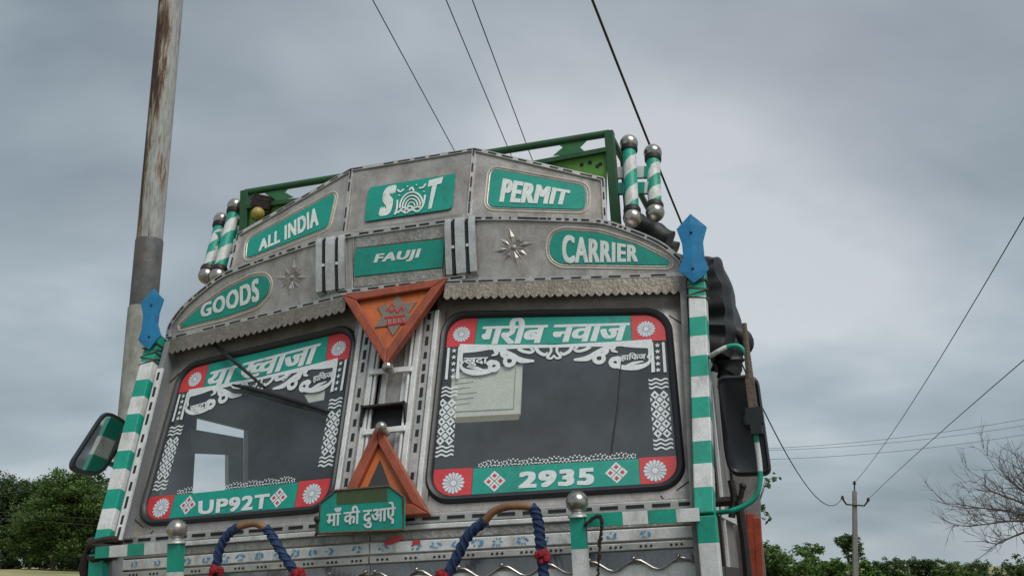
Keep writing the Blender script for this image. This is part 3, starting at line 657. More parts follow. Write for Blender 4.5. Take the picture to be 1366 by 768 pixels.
for root, p in ((up, (517, 489.5)), (lo, (508.5, 569.5))):
    mb = MB(); c = CPN.hit(*p, .115); mb.ball(c, .023, 0); mb.tube([c - CPN.n * .06, c], .012, 8); mb.build('knob', 'chrome', root, smooth=True)

# ------------------------------------------------------------------ truck: crown boards
ARCH = [(625, 292), (680, 291.5), (720, 292.5), (765, 294), (806, 297), (845, 310), (880, 325.5), (905, 345), (912, 358), (913, 366)]
def crown(side):
    pl = CRN if side > 0 else CLN; X = (lambda p: p) if side > 0 else mir
    top = [X(p) for p in smooth_path([CRN.hit(*p) for p in ARCH], 4)]
    b0, b1 = X(CRN.hit(911, 366.5)), X(CRN.hit(596, 377))
    mid = X(CRN.hit(596, 293))
    mb = MB(); mb.prism(top + [b0, b1, mid], -pl.n, .03); root = mb.build('crown_board', 'steel', truck)
    mb = MB(); trim(mb, top, pl.n, .02, .010, .05, .02, .4); mb.build('beading', ['beading', 'slot_black'], root)
    mb = MB(); trim(mb, [b1, b0], pl.n, .016, .010, .055, .02, .4); mb.build('beading', ['beading', 'slot_black'], root)
    # deck behind the arch, over the cab roof
    mb = MB(); k = len(top); back = [V((p.x, 1.43, p.z - .0)) for p in top]; mb.add(top + back, [(i, i + 1, k + i + 1, k + i) for i in range(k - 1)]); mb.build('crown_deck', 'steel', root, smooth=True)
    # embossed flower
    c = X(CRN.hit(685, 330)); mb = MB(); ex, ey = pl.ex, pl.ey
    for j in range(8):
        a = j * PI / 4 + .15; d = ex * math.cos(a) + ey * math.sin(a); s = pl.n.cross(d); L = .085 if j % 2 == 0 else .068
        tip, base, ml, mr, top_ = c + d * L, c + d * .016, c + d * L * .55 + s * .013, c + d * L * .55 - s * .013, c + d * L * .55 + pl.n * .007
        mb.add([base, ml, tip, mr, top_], [(0, 1, 4), (1, 2, 4), (2, 3, 4), (3, 0, 4)])
        a += PI / 8; d2 = ex * math.cos(a) + ey * math.sin(a); mb.tube([c + d2 * .02 + pl.n * .001, c + d2 * .05 + pl.n * .001], [.003, .002], 5)
    mb.ball(c, .012, 0, 8, 6, pl.n, .6); mb.build('embossed_flower', 'steel', root)
    # fringe: scalloped tin valance under the board
    mb = MB(); pf = pl.shift(.012); f = lambda px, py: X(CRN.shift(.012).hit(px, py))
    a, b = f(594, 379), f(913, 369); a2, b2 = f(592, 401), f(916, 393); ns = 30; up_, dn = [], []
    per = 6
    for i in range(ns * per + 1):
        t = i / (ns * per); q = a.lerp(b, t); r = a2.lerp(b2, t); ph = (i % per) / per; sc_ = abs(math.sin(ph * PI)); r = r + (q - r) * (.20 - .20 * sc_)
        rip = pl.n * (.003 * math.sin(ph * PI)); up_.append(q); dn.append(r + rip + pl.n * .012)
    k = len(up_); mb.add(up_ + dn, [(i, i + 1, k + i + 1, k + i) for i in range(k - 1)]); fr = mb.build('fringe', 'fringe_tin', root)
    mb = MB(); mb.tube([X(CRN.hit(594, 379)) + pl.n * .004, X(CRN.hit(913, 369)) + pl.n * .004], .006, 6); mb.build('fringe_rail', 'beading', root)
    # soffit under the board back to the windscreen surround
    mb = MB(); bk = [V((p.x, p.y + .12, p.z)) for p in (b0, b1)]; mb.prism([b0 - pl.n * .03, b1 - pl.n * .03, bk[1], bk[0]], (0, 0, -1), .01); mb.build('soffit', 'dark_metal', root)
    return root, top
cr_r, top_r = crown(1); cr_l, top_l = crown(-1)
def sign(name, pl, polypx, r, parent, border=.016, m='teal_sign', t=.004):
    pts = rounded_poly(pl.pts(polypx), r); mb = MB(); mb.prism(pts, pl.n, t); o = mb.build(name, m, parent)
    if border:
        mb = MB(); mb.tube(grow(pts, border), .0042, 6, closed=True); mb.build('border_bead', 'cream_line', o)
        mb = MB(); mb.tube(grow(pts, border * .35), .003, 6, closed=True); mb.build('border_bead', 'beading', o)
    return o
sg = sign('sign_plate', CRN, [(733, 330), (737, 314), (752, 308), (800, 311.5), (850, 327), (893, 348), (893, 354), (800, 352.5), (748, 352), (736, 344)], .02, cr_r)
text_on('lettering', 'CARRIER', ((750, 312), (851, 328), (851, 349), (750, 351)), CRN, 'lettering', sg, .006, .055, .02)
sg = sign('sign_plate', CLN, [(239, 437), (262, 415), (300, 388), (336, 370), (353, 368), (360, 376), (358, 391), (343, 407), (300, 422)], .02, cr_l)
text_on('lettering', 'GOODS', ((268, 407), (345, 370), (346, 401), (267, 424)), CLN, 'lettering', sg, .006, .055, .02)
# middle panel between the two boards
mb = MB(); a, b = CRN.hit(596, 293), CRN.hit(596, 377)
mb.prism([CCN.P(-.3, b.z - CCN.o.z - .005, 0), CCN.P(.3, b.z - CCN.o.z - .005, 0), CCN.P(.3, a.z - CCN.o.z + .02, 0), CCN.P(-.3, a.z - CCN.o.z + .02, 0)], -CCN.n, .03); mp_ = mb.build('centre_board', 'steel', truck)
for L in ([(476, 314), (594, 298), (594.5, 317), (475, 331)], [(473, 371), (590.5, 358.5), (591, 370), (473, 383.5)]):
    mb = MB(); mb.prism(CCN.pts(L), CCN.n, .006); mb.build('engraved_plate', 'steel_engraved', mp_)
mb = MB(); trim(mb, CCN.pts([(459, 316), (625, 292)]), CCN.n, .02, .012, .05, .02, .4); mb.build('beading', ['beading', 'slot_black'], mp_); mb = MB(); trim(mb, CCN.pts([(452, 391), (622, 370)]), CCN.n, .018, .012, .05, .02, .4); mb.build('beading', ['beading', 'slot_black'], mp_)
sg = sign('sign_plate', CCN, [(475, 333), (594, 319.5), (591, 357), (473, 369.5)], .004, mp_, border=0, t=.009)
mb = MB(); fr_ = CCN.pts([(472, 309), (596.5, 295), (593, 372), (470, 387)], .004); mb.tube(fr_, .006, 6, closed=True); mb.build('border_bead', 'beading', mp_)
text_on('lettering', 'FAUJI', ((501, 339), (561, 331.5), (558, 347), (498, 354)), CCN, 'lettering', sg, .0105, .055, .025, shear=.1)
# pillar straps at each side of the middle panel: three bent bands each
for s in (-1, 1):
    base = group_part('strap_set', truck)
    for dx, wd in ((-.052, .027), (0, .042), (.052, .027)):
        x = s * .293 + dx; y = .205; mb = MB(); z0, z1 = H0 + .925, H0 + 1.185
        path = [V((x, y + .02, z0 - .005)), V((x, y - .012, z0 + .012)), V((x, y - .018, z0 + .1)), V((x, y - .018, z1 - .035)), V((x, y - .008, z1 - .008)), V((x, y + .03, z1))]
        L_ = [p + V((-wd / 2, 0, 0)) for p in path] + [p + V((wd / 2, 0, 0)) for p in path]; k = len(path)
        L2 = [p + V((0, .010, -.002)) for p in L_]
        mb.add(L_ + L2, [(i, i + 1, k + i + 1, k + i) for i in range(k - 1)] + [(2 * k + i, 3 * k + i, 3 * k + i + 1, 2 * k + i + 1) for i in range(k - 1)] + [(i, 2 * k + i, 2 * k + i + 1, i + 1) for i in range(k - 1)] + [(k + i, k + i + 1, 3 * k + i + 1, 3 * k + i) for i in range(k - 1)])
        mb.build('strap', 'dull_strip', base, smooth=True)
    mb = MB()
    for dx in (-.0315, .0315):
        x = s * .293 + dx; mb.box((x, .2, H0 + 1.05), (.006, 0, 0), (0, .008, 0), (0, 0, .115), 1)
        mb.box((x, .19, H0 + 1.05), (.006, 0, 0), (0, .003, 0), (0, 0, .006), 0)
    mb.build('strap_slot', ['white_strip', 'slot_black'], base)

# upper header with three facets
FT = {'c': (FCN, [(-.29, 0), (.29, 0), (.296, .363), (-.296, .363)])}
mb = MB(); C4 = [V((-.29, .321, H0 + 1.19)), V((.29, .321, H0 + 1.19)), V((.296, .417, H0 + 1.567)), V((-.296, .417, H0 + 1.567))]
mb.prism(C4, -FCN.n, .025); hc = mb.build('header_board', 'steel', truck)
sg = sign('sign_plate', FCN, [(492, 251), (608, 232), (603, 279), (486, 296)], [.025, .012, .025, .012], hc, border=0)
for s, qd in (('S', ((512, 250), (529, 246), (522, 286), (506, 289))), ('T', ((571, 241), (590, 236), (581, 277), (567, 280)))):
    text_on('lettering', s, qd, FCN, 'lettering', sg, .006, .06, .035, shear=.1)
# ornament between the initials: dome of dense scrolls with small crescents above
mb = MB(); fe = FCN.shift(.0075)
def fpath(pts, r_, n_=4): mb.tube(smooth_path([fe.hit(*p) for p in pts], n_), r_, 6, flat=.3, up=fe.n)
for k in range(4):
    rx_, ry_ = 15.5 - 3.6 * k, 19 - 4.4 * k; fpath([(548.5 + rx_ * math.cos(rad(a)), 275.5 - ry_ * math.sin(rad(a)) - (rx_ * math.cos(rad(a))) * .13) for a in range(0, 181, 20)], .0042 - .0004 * k, 2)
for L in ([(526, 286), (529, 279), (530, 267)], [(526, 286), (534, 281), (541, 284), (549, 280), (557, 282), (564, 274), (567, 260)], [(531, 284), (538, 277), (546, 280), (556, 276), (563, 277)], [(538, 283), (546, 275), (553, 279)], [(530, 253), (534, 256), (539, 252)], [(559, 251), (564, 250), (568, 245)], [(546, 254), (549, 250), (552, 255)], [(543, 249), (544, 248)], [(555, 247), (556, 246)], [(533, 261), (532, 260)], [(565, 256), (566, 255)]): fpath(L, .0046)
mb.build('ornament', 'lettering', sg)
mb = MB(); trim(mb, [C4[3], C4[2]], FCN.n, .016, .008, .06, .02, .4); mb.build('beading', ['beading', 'slot_black'], hc); mb = MB(); trim(mb, [C4[0] + V((0, 0, .03)), C4[1] + V((0, 0, .03))], FCN.n, .016, .008, .06, .02, .4); mb.build('beading', ['beading', 'slot_black'], hc)
def facet(side):
    X = (lambda p: p) if side > 0 else mir; pl = FRN if side > 0 else FLN
    Q = [V((.29, .321, H0 + 1.19)), V((.872, .351, H0 + 1.10)), V((.866, .391, H0 + 1.335)), V((.296, .417, H0 + 1.567))]
    Q = [p - FRN.n * (p - FRN.o).dot(FRN.n) for p in Q]
    mb = MB(); mb.prism([X(p) for p in Q], -pl.n, .025); o = mb.build('header_board', 'steel', truck)
    mb = MB(); 
    def e_(i, j): mb = MB(); trim(mb, [X(Q[i]), X(Q[j])], pl.n, .017, .009, .05, .02, .4); mb.build('beading', ['beading', 'slot_black'], o)
    e_(3, 0); e_(2, 1); e_(3, 2)
    return o
fr_r, fr_l = facet(1), facet(-1)
sg = sign('sign_plate', FRN, [(656, 226), (781, 249), (781, 280), (651, 276)], .035, fr_r, .018)
text_on('lettering', 'PERMIT', ((671, 238), (761, 254), (756, 273), (666, 269)), FRN, 'lettering', sg, .006, .07, .025)
sg = sign('sign_plate', FLN, [(332, 320), (447, 258), (437, 303), (329, 345)], .03, fr_l, .018)
text_on('lettering', 'ALL INDIA', ((346, 321), (424, 275), (425, 300), (345, 335.5)), FLN, 'lettering', sg, .006, .055, .025)

# ------------------------------------------------------------------ truck: roof rack
for s in (-1, 1):
    X = (lambda p: p) if s > 0 else mir
    mb = MB(); a = X(RKN.hit(812.8, 176)); mb.box((a.x, a.y, (a.z + 2.95) / 2), (.02, 0, 0), (0, .02, 0), (0, 0, (a.z - 2.95) / 2)); mb.box((a.x + s * .045, a.y + .04, (a.z + 2.9) / 2 - .05), (.012, 0, 0), (0, .02, 0), (0, 0, (a.z - 2.95) / 2 - .05)); mb.build('rack_post', 'rack_green', truck, bevel=.003)
    a2 = V((a.x, a.y, a.z)); mb = MB(); mb.tube([a2 - V((0, 0, .012)), V((a2.x, 2.4, a2.z - .012))], .016, 8); mb.build('rack_rail', 'rack_green', truck, smooth=True)
    # diamond plate, lime side panel with holes
    p2 = RKN.shift(.0); pts = [X(p2.hit(*q)) for q in ((738, 208), (751, 197), (740, 190), (786, 185), (774, 197), (784, 206))]
    mb = MB(); mb.prism(pts, (0, -1, 0), .004); rp_ = mb.build('arrow_plate', 'rack_plate', truck)
    mb = MB(); pts = [X(p2.hit(*q)) for q in ((690, 222), (809, 202), (809, 300), (690, 300))]; mb.prism(pts, (0, 1, 0), .01); lp_ = mb.build('rack_panel', 'lime', truck)
    mb = MB()
    for q in ((776, 220), (787, 217), (797, 222), (801, 219)):
        c = X(p2.hit(*q)); mb.tube([c + V((0, -.001, 0)), c + V((0, .004, 0))], .010, 8)
    mb.build('hole', 'slot_black', lp_, kind='stuff')
    mb = MB(); mb.beam(X(p2.hit(690, 224)) + V((0, -.012, 0)), X(p2.hit(812, 201)) + V((0, -.012, 0)), .02, .02); mb.build('rack_rail', 'rack_green', truck)
a = RKN.hit(812.8, 178); mb = MB(); mb.tube([mir(a), a], .017, 10); mb.build('rack_rail', 'rack_green', truck, smooth=True)
mb = MB(); c = RKN.hit(344, 285, .06); mb.ball(c, .032, 0, 14, 8, (0, 1, 0)); mb.tube([c, c + V((0, .05, .01))], .02, 8, 1); mb.box(c + V((.0, .04, .07)), (.045, 0, -.015), (0, .02, 0), (.01, 0, .03), 1); mb.build('marker_lamp', ['yellow_lamp', 'cloth_dark'], truck, smooth=True)
# ball-ended barrels in pairs at both sides of the header
def barrel(p, q, parent):
    d = (q - p).normalized(); mb = MB(); n = 72
    mb.tube([p.lerp(q, i / n) for i in range(n + 1)], .029, 36, lambda i, k: int(((i / 72 * 2.3 + k / 36) % 1) < .5))
    o = mb.build('barrel', ['post_white', 'teal'], parent, smooth=True)
    for c, sg_ in ((p, -1), (q, 1)):
        m2 = MB(); m2.ball(c + d * sg_ * .018, .040, 0, 18, 12, d); m2.tube([c - d * sg_ * .03, c - d * sg_ * .022, c - d * sg_ * .006, c + d * sg_ * .0], [.034, .037, .037, .03], 16, 1); m2.build('end_ball', ['chrome', 'dark_metal'], o, smooth=True)
    return o
for s in (-1, 1):
    X = (lambda p: p) if s > 0 else mir
    base = group_part('barrel_pair', truck)
    I = [V((.967, .528, H0 + 1.515)), V((.974, .42, H0 + 1.165))]; O = [V((1.062, .561, H0 + 1.468)), V((1.064, .465, H0 + 1.19))]
    barrel(X(I[0]), X(I[1]), base); barrel(X(O[0]), X(O[1]), base)
    for zz, yy in ((1.38, .52), (1.30, .50)):
        for k in range(4):
            x0, x1 = .89 + k * .045, .89 + (k + 1) * .045
            mb = MB(); mb.beam(X(V((x0, yy, H0 + zz + .02 - k * .006))), X(V((x1, yy, H0 + zz + .014 - k * .006))), .025, .05); mb.build('bracket', 'teal' if (k + (zz < 1.35)) % 2 else 'post_white', base)

# ------------------------------------------------------------------ truck: corner posts, finials
for s in (-1, 1):
    X = (lambda p: p) if s > 0 else mir
    yz = lambda z: .045 + .335 * z
    ed = [.865, .80, .728, .641, .562, .481, .398, .317, .238, .152, .071, -.012, -.10]
    lin = lambda z: V((1.207 + .016 * z / .7, yz(z), H0 + z))
    ax = V((.033, 0, 0)); t = (lin(.7) - lin(0)).normalized(); ay = V((1, 0, 0)).cross(t).normalized() * .033
    mb = MB()
    for i in range(len(ed) - 1):
        a, b = lin(ed[i]), lin(ed[i + 1]); vs = []
        for c in (a, b): vs += [X(c - ax - ay), X(c + ax - ay), X(c + ax + ay), X(c - ax + ay)]
        fs = [(0, 1, 5, 4), (1, 2, 6, 5), (2, 3, 7, 6), (3, 0, 4, 7)] + ([(0, 1, 2, 3)] if i == 0 else []) + ([(4, 5, 6, 7)] if i == len(ed) - 2 else [])
        mb.add(vs, fs, 1 if i in (0, 1) or i % 2 == 1 else 0)
    # lower, upright length
    zz = [-.10, -.19, -.30, -.40, -.50, -.6, -.7, -.8]; b0 = lin(-.10); ay2 = V((0, .033, 0))
    for i in range(len(zz) - 1):
        vs = []
        for z_ in zz[i:i + 2]:
            c = V((b0.x + .004, b0.y - .002, H0 + z_ + (.0 if i else .0))); vs += [X(c - ax - ay2), X(c + ax - ay2), X(c + ax + ay2), X(c - ax + ay2)]
        mb.add(vs, [(0, 1, 5, 4), (1, 2, 6, 5), (2, 3, 7, 6), (3, 0, 4, 7)] + ([(0, 1, 2, 3)] if i == 0 else []) + ([(4, 5, 6, 7)] if i == len(zz) - 2 else []), 1 if i % 2 == 0 else 0)
    post = mb.build('corner_post', ['post_white', 'teal'], truck, bevel=.004)
    # binding wire at the top, screws
    mb = MB()
    for k, z_ in enumerate((.815, .80, .775, .755, .735)):
        c = lin(z_); q = .036; tl_ = .008 * (-1) ** k
        mb.tube([X(c + V((-q, -q, tl_))), X(c + V((q, -q, -tl_))), X(c + V((q, q, tl_))), X(c + V((-q, q, -tl_)))], .0035, 5, closed=True)
    mb.build('binding', 'rope', post)
    PS = Pl((1.22, .29 - .03, H0 + .9), (1, 0, 0), (0, .02, 1)) if False else Pl((1.22, .275, H0 + .9), (1, 0, 0), (0, .08, 1))
    pts = PS.pts([(921.3, 286), (943, 303.3), (938, 323), (940, 343.4), (946, 359), (936, 370.7), (925.6, 378), (916, 368.8), (905.5, 362), (911.8, 343), (910, 326), (902.7, 306.7)])
    pts = [X(p) for p in pts]; k = len(pts); cl = [(pts[0] + pts[6]) / 2 + (pts[0] - pts[6]) * t_ + V((0, -.0125, 0)) for t_ in (.36, 0, -.36)]
    mb = MB(); fr_ = [p + V((0, -.008, 0)) for p in pts]; vs = pts + fr_ + cl
    F_ = lambda i: k + i % k
    mb.add(vs, [tuple(range(k))] + [(i, (i + 1) % k, F_(i + 1), F_(i)) for i in range(k)] + [(F_(0), F_(1), 2 * k), (F_(1), F_(2), 2 * k + 1, 2 * k), (F_(2), F_(3), 2 * k + 1), (F_(3), F_(4), 2 * k + 2, 2 * k + 1), (F_(4), F_(5), 2 * k + 2), (F_(5), F_(6), 2 * k + 2),
        (F_(6), F_(7), 2 * k + 2), (F_(7), F_(8), 2 * k + 2), (F_(8), F_(9), 2 * k + 1, 2 * k + 2), (F_(9), F_(10), 2 * k + 1), (F_(10), F_(11), 2 * k, 2 * k + 1), (F_(11), F_(0), 2 * k)])
    sp = mb.build('spear_finial', 'blue_paint', post)
    mb = MB()
    for tt in (.22, -.3): mb.ball((pts[0] + pts[6]) / 2 + (pts[0] - pts[6]) * tt + V((0, -.0125, 0)), .006, 0, 8, 5)
    mb.build('rivet', 'dark_metal', sp, kind='stuff')
    if s > 0:
        mb = MB(); mb.beam(PS.hit(938, 521, .1), PS.hit(938, 521, .1), .001, .001) if False else None
        PF = Pl(lin(.3) - ay, (1, 0, 0), t)
        mb = MB(); mb.prism(PF.pts([(932, 538), (945, 537), (944, 541.5), (941, 542), (945, 547), (932, 548)]), PF.n, .002, 0); c = PF.hit(937.5, 525.5); mb.tube([c, c + PF.n * .003], .009, 10, 1); mb.build('reflector', ['red_paint', 'slot_black'], post)
    # beading inside the post, and the upright moulding beside it
    if s < 0: mb = MB(); trim(mb, [X(lin(-.05) + V((-.062, .0, 0))), X(lin(.70) + V((-.062, .0, 0)))], (-t.cross(V((1, 0, 0)))).normalized() if False else (0, -.948, .318), .032, .01, .05, .022, .35); mb.build('post_beading', ['white_strip', 'slot_black'], post)
# dark cloth knotted round the foot of the left post
mb = MB(); c = V((-1.21, .03, H0 - .085)); rr = random.Random(4)
for k in range(7):
    r0 = .044 + rr.uniform(-.004, .012); zz = rr.uniform(-.03, .035)
    mb.tube([c + V((r0 * math.cos(2 * PI * j / 14) * 1.05, r0 * math.sin(2 * PI * j / 14), zz + .018 * math.sin(2 * PI * j / 14 + k))) for j in range(14)], .010 + rr.uniform(0, .008), 7, closed=True)
mb.tube([c + V((-.06, -.02, 0)), c + V((-.08, -.01, -.06)), c + V((-.075, .0, -.15))], [.02, .026, .012], 8)
mb.build('cloth_wrap', 'cloth_dark', truck, smooth=True)

# ------------------------------------------------------------------ truck: lower front
def gz(py): return GRN.hit(850, py).z
mb_rows = [   # name, photo rows at the right, material, proud, kind
    ('upper_bar', 669, 682, 'beading', .012, 'slots'), ('white_bar', 683, 690, 'white_strip', .018, ''), ('engraved_bar', 692, 703, 'steel_engraved', .008, ''),
    ('flower_bar', 705, 720.5, 'white_strip', .014, 'flowers'), ('dotted_bar', 723.5, 733.5, 'beading', .020, 'dots'), ('wave_plate', 735, 753, 'dark_chrome', .010, 'wave'), ('lower_plate', 752, 800, 'white_strip', .004, '')]
for s in (-1, 1):
    X = (lambda p: p) if s > 0 else mir; pl = GRN if s > 0 else GLN; L = 1.165; rr = random.Random(20 + s)
    mb = MB(); zt_ = gz(668) - H0; mb.prism([pl.P(0, zt_, -.03), pl.P(L, zt_, -.03), pl.P(L, -1.15, -.03), pl.P(0, -1.15, -.03)], pl.n, .028); fp = mb.build('front_panel', 'steel', truck)
    mb = MB(); mb.prism([pl.P(0, zt_, -.02), pl.P(L, zt_, -.02), X(V((1.15, .12, H0 + zt_))), X(V((.0, -.02, H0 + zt_)))], (0, 0, 1), .004); mb.build('ledge', 'steel', fp)
    for name, y0, y1, m, pr, kd in mb_rows:
        z1, z0 = gz(y0) - H0, gz(y1) - H0; mb = MB()
        if kd == 'wave':
            up_, dn = [], []
            for i in range(61):
                a = L * i / 60; up_.append(pl.P(a, z1, pr)); dn.append(pl.P(a, z0 + .018 * math.sin(a * 2 * PI / .155 + .6), pr + .004))
            mb.add(up_ + dn, [(i, i + 1, 62 + i, 61 + i) for i in range(60)]); o = mb.build(name, m, fp)
            m2 = MB(); m2.tube([p + pl.n * .001 for p in dn], .004, 6); m2.build('wave_lip', 'chrome', o, smooth=True)
            m2 = MB()
            for i in range(8):
                a = (i + .23) * .155 - .02
                if a < L: m2.ball(pl.P(a, z0 + .022, pr + .004), .009, 0, 8, 5, pl.n)
            m2.build('rivet', 'chrome', o, smooth=True, kind='stuff'); continue
        mb.box(pl.P(L / 2, (z0 + z1) / 2, pr / 2), pl.ex * (L / 2), pl.ey * ((z1 - z0) / 2), pl.n * (pr / 2 + .004)); o = mb.build(name, m, fp, bevel=.003)
        zc = (z0 + z1) / 2; top = pr + .0045
        if kd == 'slots':
            m2 = MB(); a = .01
            while a < L - .05: m2.box(pl.P(a + .035, zc, top), pl.ex * .032, pl.ey * .006, pl.n * .002, 0); a += .092
            m2.build('slot', 'slot_black', o, kind='stuff')
        if kd == 'dots':
            m2 = MB(); a = .03
            while a < L - .05:
                for j in range(3): m2.tube([pl.P(a + j * .018, zc, top - .002), pl.P(a + j * .018, zc, top + .0012)], .005, 6)
                a += .105
            m2.build('punched_hole', 'slot_black', o, kind='stuff')
        if kd == 'flowers':      # worn flower prints
            a = .05; k = 0
            while a < L - .05:
                m2 = MB(); c = pl.P(a, zc, top); r0 = rr.uniform(.016, .022)
                for j in range(11):
                    if rr.random() < .25: continue
                    an = 2 * PI * j / 11; d = pl.ex * math.cos(an) * rr.uniform(.9, 1.5) + pl.ey * math.sin(an) * .8; sd = pl.n.cross(d)
                    m2.sheet([c + d * r0 * .3 + pl.n * .0002 * j, c + d * r0 * .7 + sd * r0 * .2 + pl.n * .0002 * j, c + d * r0 + pl.n * .0002 * j, c + d * r0 * .7 - sd * r0 * .2 + pl.n * .0002 * j])
                if m2.f: m2.build('flower_print', 'blue_print', o)
                a += rr.choice((.075, .09, .12)); k += 1
            if s > 0:
                for poly in ([(497, 716), (500, 721), (507, 720), (517, 716), (524, 711), (522, 708), (508, 710)], [(536, 715), (536, 721), (546, 719), (547, 713)]):
                    m2 = MB(); m2.sheet([V((p.x, p.y, p.z)) for p in GRN.pts([(a_ + 14, b_ + 6) for a_, b_ in poly], top + .002)]); m2.build('red_print', 'decal_red', o)
# bumper under the panel
mb = MB(); mb.prism([(-1.22, .08, .5), (-.5, -.10, .5), (.5, -.10, .5), (1.22, .08, .5), (1.22, .2, .5), (-1.22, .2, .5)], (0, 0, 1), .22); mb.build('bumper', 'dark_metal', truck, bevel=.02)
# headlights
for s in (-1, 1):
    mb = MB(); c = V((s * .85, -.02, 1.02)); mb.tube([c + V((0, .08, 0)), c, c - V((0, .03, 0)), c - V((0, .04, 0))], [.1, .1, .095, .03], 20); mb.build('headlight', 'chrome', truck, smooth=True)
# ball-topped uprights and the rails to the corner posts
for s in (-1, 1):
    X = (lambda p: p) if s > 0 else mir
    base = V((.787, -.104, H0 - .033)); mb = MB(); zs = [-.075, -.19, -.31, -.43, -.55, -.67]
    for i in range(5):
        c = X(V((base.x, base.y, H0 + (zs[i] + zs[i + 1]) / 2))); mb.box(c, (.025, 0, 0), (0, .02, 0), (0, 0, (zs[i] - zs[i + 1]) / 2), i % 2)
    up_ = mb.build('upright', ['teal', 'post_white'], truck)
    mb = MB(); c = X(base); mb.ball(c, .039, 0, 24, 16); mb.build('ball', 'chrome', up_, smooth=True)
    mb = MB(); mb.tube([c - V((0, 0, .052)), c - V((0, 0, .044)), c - V((0, 0, .038)), c - V((0, 0, .03))], [.036, .034, .022, .02], 16); mb.build('collar', 'beading', up_, smooth=True)
    a, b = V((.812, -.10, H0 - .096)), V((1.19, -.035, H0 - .096)); mb = MB(); fr = [0, .12, .36, .42, .70, 1] if s > 0 else [0, .3, .52, .78, 1]
    fr = [0, .33, .55, .80, 1] if s > 0 else [0, .32, .55, .80, 1]
    for i in range(len(fr) - 1): mb.beam(X(a.lerp(b, fr[i])), X(a.lerp(b, fr[i + 1])), .03, .044, mi=i % 2 if s > 0 else (i + 1) % 2)
    mb.build('guard_rail', ['teal', 'post_white'], truck)
# black beads hanging from the right rail
mb = MB(); HPc = Pl((0, -.13, H0), (1, 0, 0), (0, 0, 1)); rr = random.Random(3)
path = smooth_path([HPc.hit(*p) for p in ((781, 700), (789, 692), (797, 688), (802, 692), (801, 715), (799, 740), (798, 775))], 8)
for p in path[::1]: mb.ball(p + V((rr.uniform(-.003, .003), 0, 0)), rr.uniform(.005, .008), 0, 6, 4)
mb.tube(path, .003, 5); mb.build('bead_string', 'cloth_dark', truck)
# rope-bound horn handles
HPn = Pl((0, -.17, H0), (1, 0, 0), (0, 0, 1))
def handle(name, pxs, i0, i1, r0, r1, pom):
    P_ = [HPn.hit(*p) for p in pxs]; path = smooth_path(P_, 6); a, b = i0 * 6, i1 * 6; rr = random.Random(len(pxs))
    mb = MB(); mb.tube(path[max(0, a - 3):b + 4], r0, 10); o = mb.build(name, 'horn', truck, smooth=True)
    for seg in (path[:a + 1], path[b:]):
        m2 = MB(); m2.tube(seg, [r1 * (1 + .16 * math.sin(i * 1.9)) for i in range(len(seg))], 10)
        # twisted strands
        for ph in (0, 2.1, 4.2):
            q = []
            for i in range(len(seg) * 3 - 2):
                t = i / 3; j = int(min(t, len(seg) - 2)); c = seg[j].lerp(seg[j + 1], t - j); d = (seg[j + 1] - seg[j]).normalized(); e1 = d.cross(V((0, 1, 0))).normalized(); an = t * .9 + ph; q.append(c + (e1 * math.cos(an) + V((0, 1, 0)) * math.sin(an)) * r1 * .95)
            m2.tube(q, r1 * .34, 5)
        m2.build('rope_wrap', 'cloth_blue', o, smooth=True)
    for p in pom:
        m2 = MB(); c = HPn.hit(*p, .01)
        for k in range(26):
            d = V((rr.gauss(0, 1), rr.gauss(0, 1), rr.gauss(0, 1))).normalized(); m2.ball(c + d * .018, rr.uniform(.009, .014), 0, 6, 4)
        m2.build('pompom', 'cloth_red', o, smooth=True)
    return o
handle('horn_handle', [(284, 800), (287, 768), (292, 735), (303, 714), (318, 703), (338, 698), (354, 704), (366, 720), (381, 745), (398, 768), (415, 795)], 4, 6, .013, .0145, [(288, 762), (398, 767)])
handle('horn_handle', [(580, 800), (596, 768), (612, 737), (626, 712), (647, 694), (658, 682), (680, 675), (709, 677), (717, 692), (720, 715), (723, 740), (725, 768), (726, 800)], 4, 7, .0135, .016, [(723, 742), (590, 769)])
# name board
NB = Pl((0, -.13, H0), (1, 0, 0), (0, 0, 1))
pts = NB.pts([(425, 711), (427, 671), (448, 654), (519, 648), (538, 662), (538, 706)])
mb = MB(); mb.prism(pts, -NB.n, .02); nb = mb.build('name_board', 'teal_sign', truck)
mb = MB(); mb.tube(pts, .0055, 6, closed=True); mb.build('board_edge', 'rope', nb)
mb = MB(); mb.prism(NB.pts([(449, 656), (516, 651), (516.5, 668), (449, 673)]), NB.n, .001); mb.build('tape', 'olive_tape', nb)
text_on('lettering', 'माँ की दुआऐ', ((436, 678), (528, 668), (527, 700.5), (435, 709)), NB, 'decal_white', nb, .003, .035, .012)
mb = MB(); mb.ball(NB.hit(423, 692), .013, 0, 10, 6); mb.tube([NB.hit(423, 692), NB.hit(423, 710), NB.hit(421, 714)], .006, 6); mb.build('board_bracket', 'dark_metal', nb)
mb = MB(); mb.beam(NB.hit(480, 700, -.021), NB.hit(480, 700, -.021) + V((0, .13, -.01)), .03, .03); mb.build('board_stay', 'dark_metal', nb)

